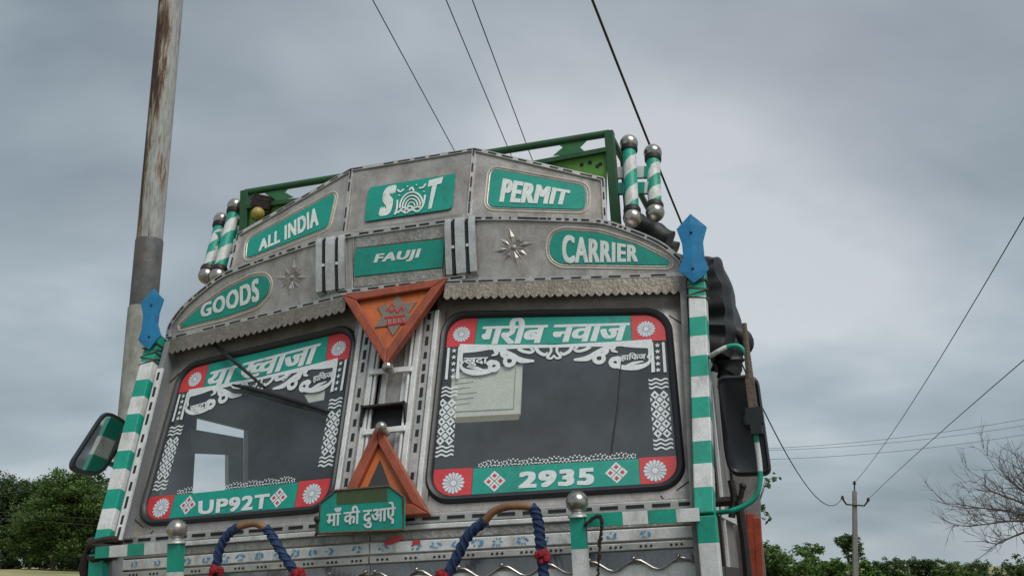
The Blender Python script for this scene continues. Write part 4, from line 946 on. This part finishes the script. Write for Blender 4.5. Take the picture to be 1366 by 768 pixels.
# ------------------------------------------------------------------ truck: mirrors
MPn = Pl((1.42, .16, H0 + .3), (1, 0, 0), (0, 0, 1))
out_ = rounded_poly(MPn.pts([(956, 501), (1011, 499), (1030, 634), (975, 635), (966, 610)]), [.03, .04, .035, .035, .06], 6)
mb = MB(); n = len(out_); c = sum(out_, V()) / n
inset = lambda d, y: [p + (c - p).normalized() * d + V((0, y, 0)) for p in out_]
L0, L1, L2, L3 = inset(0, .02), inset(.002, -.008), inset(.012, -.016), inset(.022, -.008)
mb.add(L0 + L1 + L2 + L3, [(r * n + i, r * n + (i + 1) % n, (r + 1) * n + (i + 1) % n, (r + 1) * n + i) for r in range(3) for i in range(n)] + [tuple(range(3 * n, 4 * n)), tuple(range(n))[::-1]])
mr_ = mb.build('wing_mirror', 'black_plastic', truck, smooth=True)
mb = MB(); mb.sheet([p + V((0, .022, 0)) for p in inset(.015, 0)]); mb.build('mirror_glass', 'mirror', mr_)
arm = MPn.shift(.035)
lo_ = smooth_path([arm.hit(*p) for p in ((1006, 556), (1009, 585), (1013, 615), (1014, 640), (1008, 662), (993, 674), (975, 681))], 6); lo_ += [V((1.2, .2, lo_[-1].z))]
mb = MB(); mb.tube(lo_, .0095, 10, lambda i, k: 1 if 6 < i < 15 else 0); mb.build('mirror_arm', ['teal', 'post_white'], mr_, smooth=True)
mb = MB(); mb.tube([arm.hit(*p) for p in ((999, 496), (1003, 528), (1006, 560))], .014, 8, 0); mb.beam(arm.hit(1000, 505, -.0), arm.hit(1005, 545, 0), .03, .04, (0, 1, 0), 0); mb.build('arm_clamp', 'wood', mr_)
mb = MB(); c = arm.hit(1004, 560, -.01); mb.ball(c, .038, 0, 14, 8, (0, 1, 0), .6); mb.box(c + V((.01, -.02, .01)), (.03, 0, 0), (0, .02, 0), (0, 0, .03)); mb.box(c + V((.012, -.025, -.035)), (.02, 0, 0), (0, .02, 0), (0, 0, .02)); mb.build('mirror_joint', 'black_plastic', mr_, smooth=True)
hi_ = smooth_path([arm.hit(*p) for p in ((957, 469), (972, 462), (986, 462), (995, 472), (999, 490), (1001, 505))], 6); hi_ = [V((1.2, .3, hi_[0].z))] + hi_
mb = MB(); mb.tube(hi_, .009, 10, lambda i, k: 1 if i < 6 else 0); mb.build('mirror_arm', ['teal', 'post_white'], mr_, smooth=True)
mb = MB(); mb.tube([arm.hit(*p) for p in ((993, 431), (996, 465), (1000, 500))], [.008, .011, .013], 8); mb.build('stick', 'wood', mr_, smooth=True)
# left mirror, its glass turned to the front
MLn = Pl((-1.37, .02, H0 + .33), (.30, .954, 0), (0.03, -.03, 1))
out_ = rounded_poly(MLn.pts([(91, 622), (141, 545), (173, 563), (169, 585), (134, 637), (102, 631)]), [.05, .05, .06, .08, .06, .05], 7)
n = len(out_); c = sum(out_, V()) / n; nn = MLn.n
inset = lambda d, h: [p + (c - p).normalized() * d + nn * h for p in out_]
mb = MB(); L0, L1, L2, L3 = inset(.02, -.04), inset(0, -.012), inset(.004, .006), inset(.022, .004)
mb.add(L0 + L1 + L2 + L3, [(r * n + i, r * n + (i + 1) % n, (r + 1) * n + (i + 1) % n, (r + 1) * n + i) for r in range(3) for i in range(n)] + [tuple(range(3 * n, 4 * n)), tuple(range(n))[::-1]])
ml_ = mb.build('wing_mirror', 'black_plastic', truck, smooth=True)
mb = MB(); mb.sheet(inset(.020, .006)); mb.build('mirror_glass', 'mirror', ml_)
mb = MB(); mb.tube([c - nn * .03, c - nn * .1 + V((.05, .06, -.05)), V((-1.2, .2, c.z - .12))], .012, 8); mb.build('mirror_arm', 'teal', ml_, smooth=True)

# ------------------------------------------------------------------ truck: right side of the cab, cargo body, chassis
mb = MB(); W0 = Pl((0, .75, H0), (1, 0, 0), (0, 0, 1))
for k, (x0, wd, m) in enumerate(((1.185, .02, 0), (1.19, .03, 1), (1.185, .025, 0))):
    mb.box((x0, .38 + .2 * k, H0 - .1), (.012, 0, 0), (0, wd, 0), (0, 0, .75), m)
mb.box((1.18, .7, H0 - .28), (.02, 0, 0), (0, .6, 0), (0, 0, .02), 1); mb.box((1.18, .7, H0 - .05), (.02, 0, 0), (0, .6, 0), (0, 0, .02), 0)
mb.build('door_moulding', ['white_strip', 'dark_metal'], cs_r)
mb = MB(); q = Pl((0, .4, H0), (1, 0, 0), (0, 0, 1)); mb.ball(q.hit(991, 648), .014); mb.tube([q.hit(*p) for p in ((991, 648), (988, 662), (980, 672), (972, 682))], .011, 7); mb.tube([q.hit(*p) for p in ((975, 640), (979, 660), (976, 690))], .014, 7); mb.tube([V((1.19, .4, q.hit(975, 668).z)), q.hit(975, 668)], .02, 6); mb.build('door_hinge', 'dark_metal', cs_r, smooth=True)
mb = MB(); mb.tube([q.hit(*p) for p in ((985, 668), (993, 720), (1000, 790))], .016, 8); mb.build('grab_pole', 'dark_metal', cs_r, smooth=True)
cargo = MB(); zt = H0 + .30
cargo.prism([(-1.0, 1.6, .95), (1.0, 1.6, .95), (1.0, 6.2, .95), (-1.0, 6.2, .95)], (0, 0, 1), .08)
cb = cargo.build('cargo_body', 'wood', truck)
for s in (-1, 1):
    for k in range(5):
        z0 = 1.04 + k * .22; mb = MB(); mb.box((s * .95, 3.9, z0 + .1), (.02, 0, 0), (0, 2.3, 0), (0, 0, .1)); mb.build('side_plank', 'rust_red' if k % 2 else 'ribbed_grey', cb, bevel=.004)
    for k in range(7):
        mb = MB(); mb.box((s * .985, 1.7 + k * .73, 1.6), (.016, 0, 0), (0, .035, 0), (0, 0, .56)); mb.build('side_post', 'ribbed_grey', cb)
for k in range(12):     # ribbed front board
    x = -1.17 + k * (2.34 / 11); mb = MB(); mb.box((x, 1.56, 1.62), (.1, 0, 0), (0, .016, 0), (0, 0, .5)); mb.build('front_plank', 'ribbed_grey', cb, bevel=.004)
CB = Pl((0, 1.5, H0), (1, 0, 0), (0, 0, 1))
for k, px in enumerate((983, 990, 997, 1004, 1011)):
    a, b = CB.hit(px - 3, 600 + k), CB.hit(px + 3, 800); mb = MB(); mb.beam(a, b, .03, .03, (0, 1, 0)); mb.build('front_rib', 'ribbed_grey', cb, bevel=.004)
for k, (pa, pb) in enumerate((((1001, 684), (1008, 800)), ((1009, 690), (1015, 800)))):
    mb = MB(); a, b = CB.hit(*pa, .05), CB.hit(*pb, .05); mb.beam(a, b, .04, .038, (0, 1, 0)); mb.build('red_stake', 'rust_red', cb, bevel=.005)
mb = MB()
for s in (-1, 1): mb.box((s * .4, 3.2, .78), (.06, 0, 0), (0, 3.0, 0), (0, 0, .12))
mb.build('chassis', 'dark_metal', truck)
def wheel(x, y):
    s = 1 if x > 0 else -1; mb = MB(); c = V((x, y, .5))
    mb.tube([c + V((s * t, 0, 0)) for t in (-.13, -.12, -.06, .06, .12, .13)], [.36, .46, .5, .5, .46, .36], 28); o = mb.build('wheel', 'tyre', truck, smooth=True)
    m2 = MB(); m2.tube([c + V((s * t, 0, 0)) for t in (.131, .12, .08, .10, .15, .16)], [.33, .28, .24, .12, .11, .02], 24); m2.build('rim', 'dark_metal', o, smooth=True)
for x in (-1.0, 1.0):
    for y in (.95, 4.9): wheel(x, y)

# ------------------------------------------------------------------ tarpaulin on the cab roof and a folded piece beside it
def draped(name, pxs, plane_y, y0, y1, amp, seed, label, thick=.02):
    pl = Pl((0, plane_y, H0), (1, 0, 0), (0, 0, 1)); prof = smooth_path([pl.hit(*p) for p in pxs], 6); ny = 16; mb = MB(); k = len(prof); vs = []
    for lay in (0, 1):
        for j in range(ny + 1):
            y = y0 + (y1 - y0) * j / ny
            for i, p in enumerate(prof):
                t = prof[min(i + 1, k - 1)] - prof[max(i - 1, 0)]; nn = V((t.z, 0, -t.x)).normalized() * -1
                if nn.x < 0 and nn.z < 0: nn = -nn
                a = noise.noise(V((i * .23 + seed, y * 6, seed))) * amp + noise.noise(V((i * .4, y * 9, seed + 3))) * amp * .4 + noise.noise(V((i * .12 + y * 3, y * 2, seed + 9))) * amp * .8
                edge = min(1, j / 2, (ny - j) / 2); a = a - (1 - edge) * .03
                vs.append(V((p.x, y + noise.noise(V((i * .3, seed, 0))) * .03, p.z)) + nn * (a - lay * thick))
    m = (ny + 1) * k
    q = lambda lay, j, i: lay * m + j * k + i
    fs = [(q(l, j, i), q(l, j, i + 1), q(l, j + 1, i + 1), q(l, j + 1, i)) for l in (0, 1) for j in range(ny) for i in range(k - 1)]
    for j in range(ny): fs += [(q(0, j, 0), q(0, j + 1, 0), q(1, j + 1, 0), q(1, j, 0)), (q(0, j, k - 1), q(0, j + 1, k - 1), q(1, j + 1, k - 1), q(1, j, k - 1))]
    for i in range(k - 1): fs += [(q(0, 0, i), q(0, 0, i + 1), q(1, 0, i + 1), q(1, 0, i)), (q(0, ny, i), q(0, ny, i + 1), q(1, ny, i + 1), q(1, ny, i))]
    mb.add(vs, fs); o = mb.build(name, 'tarp', None, smooth=True); o.matrix_world = TW; tag(o, label, 'tarpaulin'); return o
draped('tarpaulin', [(800, 330), (880, 345), (925, 352), (950, 353), (965, 357), (973, 380), (979, 405), (984, 435), (983, 462), (978, 485)], .62, .42, .95, .009, 2.0, 'black tarpaulin hanging over the cab edge behind the right blue spear', .10)
# hanging fold, drawn in to a tail
mb = MB(); q = Pl((0, .55, H0), (1, 0, 0), (0, 0, 1)); path = smooth_path([q.hit(*p) for p in ((942, 400), (950, 425), (964, 450), (974, 472), (972, 495), (966, 510))], 5); rr = random.Random(8)
mb.tube([p + V((rr.uniform(-.006, .006), 0, 0)) for p in path], [.022 + .022 * math.sin(PI * min(1, i / (len(path) - 1) * 1.1)) + .004 * math.sin(i * 2.3) for i in range(len(path))], 12, flat=1.5)
path = smooth_path([q.hit(*p) for p in ((955, 425), (975, 440), (993, 452), (992, 465), (975, 462))], 5); mb.tube(path, [.015 + .02 * math.sin(PI * i / (len(path) - 1)) for i in range(len(path))], 10)
o = mb.build('tarpaulin_fold', 'tarp', None, smooth=True); o.matrix_world = TW; tag(o, 'loose black tarpaulin fold hanging above the right wing mirror', 'tarpaulin')
mb = MB(); q = Pl((0, .62, H0), (1, 0, 0), (0, 0, 1)); a, b = q.hit(842, 296), q.hit(893, 322); d = (b - a); k = 14; pth = [a + d * (i / k) for i in range(k + 1)]
mb.tube(pth, [.05 + .005 * math.sin(i * .9) for i in range(k + 1)], 12); mb.tube([p + V((0, .15, .0)) for p in pth], [.045 + .005 * math.sin(i * .8 + 2) for i in range(k + 1)], 12)
o = mb.build('tarpaulin_roll', 'tarp', None, smooth=True); o.matrix_world = TW; tag(o, 'rolled black sheet on the roof below the right striped barrels', 'tarpaulin')

# ------------------------------------------------------------------ street pole at the left
PD = 6.0; pb = wat(204, 270, PD); gz0 = gh(pb.x, PD)
sp = empty('street_pole', (pb.x, PD, gz0)); tag(sp, 'tall rusty steel pole with peeling grey paint beside the truck', 'pole')
zb = lambda py: wat(204, py, PD).z - gz0
mb = MB(); mb.tube([V((0, 0, -.1)), V((0, 0, zb(412))), V((0, 0, zb(409)))], [.088, .087, .079], 28); mb.build('lower_tube', 'pole_lower', sp, smooth=True)
mb = MB(); mb.tube([V((0, 0, zb(412))), V((0, 0, zb(322))), V((0, 0, zb(319)))], [.081, .081, .075], 28); mb.build('sleeve', 'pole_band', sp, smooth=True)
mb = MB(); mb.tube([V((0, 0, zb(321))), V((0, 0, 9.0)), V((0, 0, 9.03))], [.0765, .070, .02], 28); mb.build('upper_tube', 'rusty_paint', sp, smooth=True)

# ------------------------------------------------------------------ power line
def utility_pole(top_px, d, label, tilt=0):
    t = wat(*top_px, d); g = gh(t.x, d); H = t.z - g
    o = empty('utility_pole', (t.x, d, g)); o.rotation_euler = (0, tilt, 0); tag(o, label, 'utility pole', 'concrete poles of the power line')
    mb = MB(); vs = []; w0, w1 = .125, .085
    for z_, ww in ((-.3, w0), (H - .35, w1)): vs += [(-ww, -ww * .8, z_), (ww, -ww * .8, z_), (ww, ww * .8, z_), (-ww, ww * .8, z_)]
    mb.add(vs, [(0, 1, 2, 3), (4, 5, 6, 7), (0, 1, 5, 4), (1, 2, 6, 5), (2, 3, 7, 6), (3, 0, 4, 7)]); mb.build('pole_shaft', 'concrete', o, bevel=.02)
    mb = MB(); zc = H - .95
    for s in (-1, 1):
        e = V((s * .55, 0, zc + .22)); mb.tube([V((0, -.1, zc)), V((s * .38, -.1, zc)), e + V((0, -.1, 0))], .04, 6)
    mb.tube([V((0, 0, H - .4)), V((0, 0, H))], .03, 6); mb.build('cross_arm', 'dark_metal', o)
    ends = []
    for p in (V((-.55, -.1, zc + .28)), V((0, 0, H)), V((.55, -.1, zc + .28))):
        mb = MB(); mb.tube([p + V((0, 0, q)) for q in (-.08, -.06, -.01, .0, .05, .08)], [.05, .075, .075, .05, .06, .02], 10); mb.build('insulator', 'insulator', o, smooth=True); ends.append(V((t.x, d, g)) + Matrix.Rotation(tilt, 3, 'Y') @ p)
    return ends
E1 = utility_pole((1127.5, 643), 46, 'concrete power pole with V-shaped arms rising beyond the right trees', rad(4.2))
E2 = utility_pole((858, 628), 62, 'concrete power pole standing hidden behind the truck cab', 0)
def proj(p):
    c = RC.transposed() @ (p - CAMPOS); return (683 + FPX * c.x / c.y, 384 - FPX * c.z / c.y)
def wire(name, A, pxB, dB, mid, r, m, label, ext=.25, group=None):
    """a sagging wire from A to the point seen at pxB; the sag is set so that it passes mid"""
    B = wat(*pxB, dB)
    def at(t, s): p = A.lerp(B, t); return p + V((0, 0, -4 * s * t * (1 - t)))
    best = 0
    if mid:
        be = 1e9
        for i in range(-20, 161):
            s = i * .02
            for j in range(1, 60):
                p = at(j / 60, s)
                if (p - CAMPOS).y < .5: continue
                q = proj(p); e = math.hypot(q[0] - mid[0], q[1] - mid[1])
                if e < be: be, best = e, s
    mb = MB(); n = 60; mb.tube([at((1 + ext) * i / n, best) for i in range(n + 1)], r, 6); o = mb.build(name, m, None, smooth=True); tag(o, label, 'wire', group); return o
wire('overhead_cable', E1[0], (790, 0), 8.5, (905, 297), .013, 'cable', 'thick black overhead cable running behind the right blue spear')
wire('overhead_wire', E1[1], (1366, 290), 14, (1250, 480), .009, 'wire', 'steeper overhead wire from the distant pole to the upper right edge')
wire('overhead_wire', E1[2], (1366, 480), 18, (1240, 589), .009, 'wire', 'lower overhead wire from the distant pole to the right edge')
wire('overhead_wire', E2[0], (497, 0), 10, None, .0065, 'wire', 'leftmost of three thin overhead wires above the header boards', ext=.12)
wire('overhead_wire', E2[1], (595, 0), 10, None, .0065, 'wire', 'middle of three thin overhead wires above the header boards', ext=.12)
wire('overhead_wire', E2[2], (630, 0), 10, None, .0065, 'wire', 'rightmost of three thin overhead wires above the header boards', ext=.12)
for (a, b, lab) in (((1000, 599), (1380, 556), 'topmost of the faint distant wires crossing the sky at right'), ((1000, 601), (1380, 565), 'second of the faint distant wires crossing the sky at right'), ((1000, 613), (1380, 577), 'lowest of the faint distant wires crossing the sky at right'),
                    ((-30, 681), (145, 693), 'upper faint wire crossing in front of the left grove'), ((-30, 688), (145, 702), 'lower faint wire crossing in front of the left grove')):
    d = 70 if a[0] > 500 else 55
    A, B = wat(*a, d), wat(*b, d); mb = MB(); n = 20; mb.tube([A.lerp(B, i / n) + V((0, 0, -.35 * 4 * i / n * (1 - i / n) if a[0] > 500 else 0)) for i in range(n + 1)], .013, 5); o = mb.build('distant_wire', 'wire', None); tag(o, lab, 'wire', 'distant wires')

# ------------------------------------------------------------------ trees
def leaf_cloud(lobes, n, size, rnd, flat=.55):
    vs, fs = [], []; tot = sum(l[1].x * l[1].y for l in lobes)
    for c, r in lobes:
        k = max(20, int(n * r.x * r.y / tot))
        sub = [V((rnd.gauss(0, 1), rnd.gauss(0, 1), rnd.gauss(0, 1))).normalized() * rnd.uniform(.55, 1.05) for _ in range(max(6, k // 55))]
        for _ in range(k):
            b = rnd.choice(sub); p = b + V((rnd.gauss(0, .16), rnd.gauss(0, .16), rnd.gauss(0, .12)))
            p = c + V((p.x * r.x, p.y * r.y, p.z * r.z)); s = size * rnd.uniform(.55, 1.25)
            u = V((rnd.gauss(0, 1), rnd.gauss(0, 1), rnd.gauss(0, flat))).normalized(); w_ = u.cross(V((rnd.gauss(0, .6), rnd.gauss(0, .6), 1))).normalized()
            o = len(vs); vs += [p - u * s, p + w_ * s * .42 - u * s * .1, p + u * s, p - w_ * s * .42 - u * s * .1]; fs.append((o, o + 1, o + 2, o + 3))
    return vs, fs
def tree(name, x, y, h, cr, leafm, n, seed, label, group, crown_lo=.3, size=.2, trunk_r=.16, nl=9):
    if name == 'grove_tree': h *= .82
    rnd = random.Random(seed); g = gh(x, y); o = empty(name, (x, y, g)); tag(o, label, 'tree', group); lobes = []
    for k in range(nl):
        a = rnd.uniform(0, 2 * PI); rr = cr * rnd.uniform(.15, .72); zz = h * rnd.uniform(crown_lo + .08, .88); taper = 1 - .5 * max(0, (zz / h - .6) / .4)
        r0 = cr * rnd.uniform(.32, .5); lobes.append((V((math.cos(a) * rr * taper, math.sin(a) * rr * taper, min(zz, h - r0 * .8))), V((r0, r0, r0 * .8))))
    lobes.append((V((rnd.uniform(-.2, .2) * cr, 0, h - cr * .36)), V((cr * .42, cr * .42, cr * .36))))
    mb = MB(); top = V((rnd.uniform(-.3, .3), 0, h * .62)); mid = V((rnd.uniform(-.15, .15), 0, h * .3)); mb.tube(smooth_path([V((0, 0, -.2)), mid, top], 5), [trunk_r * (1 - .07 * i) for i in range(11)], 8)
    for c, r in lobes[:7]: mb.tube(smooth_path([mid.lerp(top, .1 + .8 * rnd.random()), (mid + c) * .5 + V((0, 0, .2)), c], 3), [trunk_r * q for q in (.5, .46, .42, .36, .3, .25, .15)], 6)
    mb.build('trunk', 'bark', o, smooth=True)
    vs, fs = leaf_cloud(lobes, n, size, rnd); mb = MB(); mb.add(vs, fs); me = bpy.data.meshes.new('crown'); me.from_pydata(vs, [], fs); me.materials.append(M[leafm]); c = bpy.data.objects.new('crown', me); COL.objects.link(c); c.parent = o
    return o
def txp(px, d): return wat(px, 752, d).x
GL = 'grove beyond the field at left'
LT = [(-75, 84, 8.6, 4.2, 'leaf_dark', 'dark leafy tree of the left grove, outside the left edge'), (8, 86, 9.0, 3.9, 'leaf_dark', 'dark green tree at the left edge of the photo'), (70, 80, 8.9, 3.6, 'leaf_mid', 'lighter green tree in the middle of the left grove'),
      (120, 83, 9.0, 3.8, 'leaf_dark', 'dense tree of the left grove behind the left wing mirror'), (40, 95, 9.4, 4.0, 'leaf_dark', 'tall dark tree standing behind the lighter left tree'), (190, 88, 9.0, 4.2, 'leaf_dark', 'tree of the left grove hidden behind the left corner post'), (95, 98, 9.2, 4.2, 'leaf_dark', 'rear tree of the left grove showing between the crowns')]
for i, (px, d, h, cr, lm, lab) in enumerate(LT): tree('grove_tree', txp(px, d), d, h, cr, lm, 22000, 30 + i, lab, GL, crown_lo=.1 if lm == 'leaf_mid' else .14, size=.15, nl=16)
# low shade planting under the grove reads as one dark mass
rnd = random.Random(5); vs, fs = [], []
for k in range(60):
    px = rnd.uniform(-110, 210); d = rnd.uniform(84, 104); x = txp(px, d); g = gh(x, d); v_, f_ = leaf_cloud([(V((x, d, g + .9)), V((1.5, 1.2, 1.2)))], 260, .2, rnd); o_ = len(vs); vs += v_; fs += [tuple(i + o_ for i in f) for f in f_]
mb = MB(); mb.add(vs, fs); o = mb.build('undergrowth', 'leaf_dark', None, kind='stuff'); tag(o, 'dark undergrowth below the left grove', 'undergrowth')
GR_ = 'trees along the field at right'
def zt(px, py, d): return wat(px, py, d).z
RT = [(1020, 60, 722, 2.4, 'leaf_mid', 'bright green tree touching the truck at lower right'), (1052, 62, 727, 2.3, 'leaf_light', 'light green bushy tree just right of the truck'), (1082, 70, 726, 1.7, 'leaf_mid', 'small grey-green tree left of the power pole'), (1135, 85, 708, 1.75, 'leaf_dark', 'round dark tree rising behind the power pole'),
      (1107, 58, 742, 1.5, 'leaf_light', 'light green bush at the foot of the power pole'), (1165, 64, 746, 1.4, 'leaf_light', 'light low bush right of the power pole'), (1185, 95, 742, 2.4, 'leaf_dark', 'dark low tree first right of the round tree'), (1228, 97, 744, 2.3, 'leaf_dark', 'dark low tree second right of the round tree'),
      (1268, 92, 748, 2.2, 'leaf_mid', 'dark low tree third right of the round tree'), (1308, 98, 749, 2.4, 'leaf_dark', 'low tree below the bare branches'), (1350, 80, 745, 1.9, 'leaf_dark', 'low tree at the right edge under the bare branches'), (1400, 85, 744, 2.6, 'leaf_dark', 'low tree just outside the right edge'), (975, 70, 735, 2.6, 'leaf_dark', 'low tree hidden behind the cargo body')]
for i, (px, d, py, cr, lm, lab) in enumerate(RT):
    x = txp(px, d); h = zt(px, py, d) - gh(x, d); tree('roadside_tree', x, d, h, cr, lm, 8000 if cr > 2 else 6000, 60 + i, lab, GR_, crown_lo=.06, size=.125, trunk_r=.11, nl=9)
# far woods that close the horizon
rnd = random.Random(15); vs, fs = [], []
for k in range(150):
    px = -350 + k * 14 + rnd.uniform(-6, 6)
    d = rnd.uniform(170, 200); x = txp(px, d); g = gh(x, d); hh = (7.5 if px < 300 else 4.6) * rnd.uniform(.75, 1.15); v_, f_ = leaf_cloud([(V((x, d, g + hh * .3)), V((2.6, 2, hh * .34))), (V((x + rnd.uniform(-1, 1), d, g + hh * .66)), V((2.0, 1.8, hh * .34)))], 420, .36, rnd); o_ = len(vs); vs += v_; fs += [tuple(i + o_ for i in f) for f in f_]
mb = MB(); mb.add(vs, fs); o = mb.build('distant_wood', 'leaf_dark', None, kind='stuff'); tag(o, 'far line of woods along the horizon', 'woods')
# leafy sapling just behind the cargo body
x = txp(1003, 15); o = empty('sapling', (x, 15, gh(x, 15))); tag(o, 'leafy sapling peeping out behind the right wing mirror', 'tree'); c = wat(1005, 655, 15) - V((x, 15, gh(x, 15)))
mb = MB(); mb.tube([V((0, 0, -.1)), V((.02, 0, c.z * .6)), c], [.03, .022, .006], 6); rnd = random.Random(11); vs, fs = [], []
for k in range(16):
    e = c + V((rnd.uniform(-.3, .34), rnd.uniform(-.25, .25), rnd.uniform(-.45, .45))); mb.tube([c * .85, c.lerp(e, .6) + V((0, 0, .04)), e], [.008, .005, .002], 5)
    for j in range(9):
        p = c.lerp(e, rnd.uniform(.5, 1.05)) + V((rnd.gauss(0, .03), rnd.gauss(0, .03), rnd.gauss(0, .03))); s = rnd.uniform(.03, .05); u = V((rnd.gauss(0, 1), rnd.gauss(0, .5), rnd.gauss(0, .8))).normalized(); w_ = u.cross(V((rnd.gauss(0, .3), -1, rnd.gauss(0, .6)))).normalized(); q = len(vs); vs += [p - u * s, p + w_ * s * .5, p + u * s, p - w_ * s * .5]; fs.append((q, q + 1, q + 2, q + 3))
mb.build('trunk', 'bark', o, smooth=True); m2 = MB(); m2.add(vs, fs); m2.build('crown', 'leaf_dark', o)
# bare tree at the right edge
D = 17; x = txp(1440, D); g = gh(x, D); bt = empty('bare_tree', (x, D, g)); tag(bt, 'leafless tree with fine bare branches at the right edge', 'tree'); B0 = V((x, D, g)); rnd = random.Random(21)
def bl(px, py, d): return wat(px, py, d) - B0
fork = bl(1425, 730, D); mb = MB(); mb.tube(smooth_path([V((0, 0, -.1)), V((.03, 0, fork.z * .5)), fork], 5), [.11 - .004 * i for i in range(11)], 10); mb.build('trunk', 'bare_bark', bt, smooth=True)
def twig(mb, p, d, L, r, lev):
    pts = [p]; q = p.copy(); n = 5
    for i in range(n):
        d = (d + V((rnd.gauss(0, .16), rnd.gauss(0, .16), rnd.gauss(.03, .14)))).normalized(); q = q + d * (L / n); pts.append(q)
    mb.tube(pts, [r * (1 - .16 * i) for i in range(n + 1)], 4)
    if lev > 0:
        for k in range(rnd.choice((3, 4, 4, 5))):
            j = rnd.randint(1, n); dd = (d + V((rnd.gauss(0, .55), rnd.gauss(0, .5), rnd.gauss(.12, .5)))).normalized(); twig(mb, pts[j], dd, L * rnd.uniform(.45, .7), r * .6, lev - 1)
for tgt in ((1300, 676), (1322, 655), (1345, 640), (1305, 700), (1345, 695), (1368, 635), (1330, 725), (1375, 660), (1395, 640), (1425, 630), (1460, 630)):
    mb = MB(); e = bl(*tgt, D + rnd.uniform(-.6, .6)); a = fork + V((0, 0, rnd.uniform(-.1, .35))); d = (e - a); path = smooth_path([a, a.lerp(e, .5) + V((0, 0, .10)), e], 6); k = len(path); mb.tube(path, [.028 - .019 * i / (k - 1) for i in range(k)], 6)
    for j in [*range(2, k), *range(4, k)]:
        dd = (d.normalized() + V((rnd.gauss(0, .55), rnd.gauss(0, .4), rnd.gauss(.1, .5)))).normalized(); twig(mb, path[j], dd, rnd.uniform(.28, .5), .0065, 1 if rnd.random() < .6 else 2)
    twig(mb, path[-1], d.normalized(), .62, .008, 2); mb.build('branch', 'bare_bark', bt)
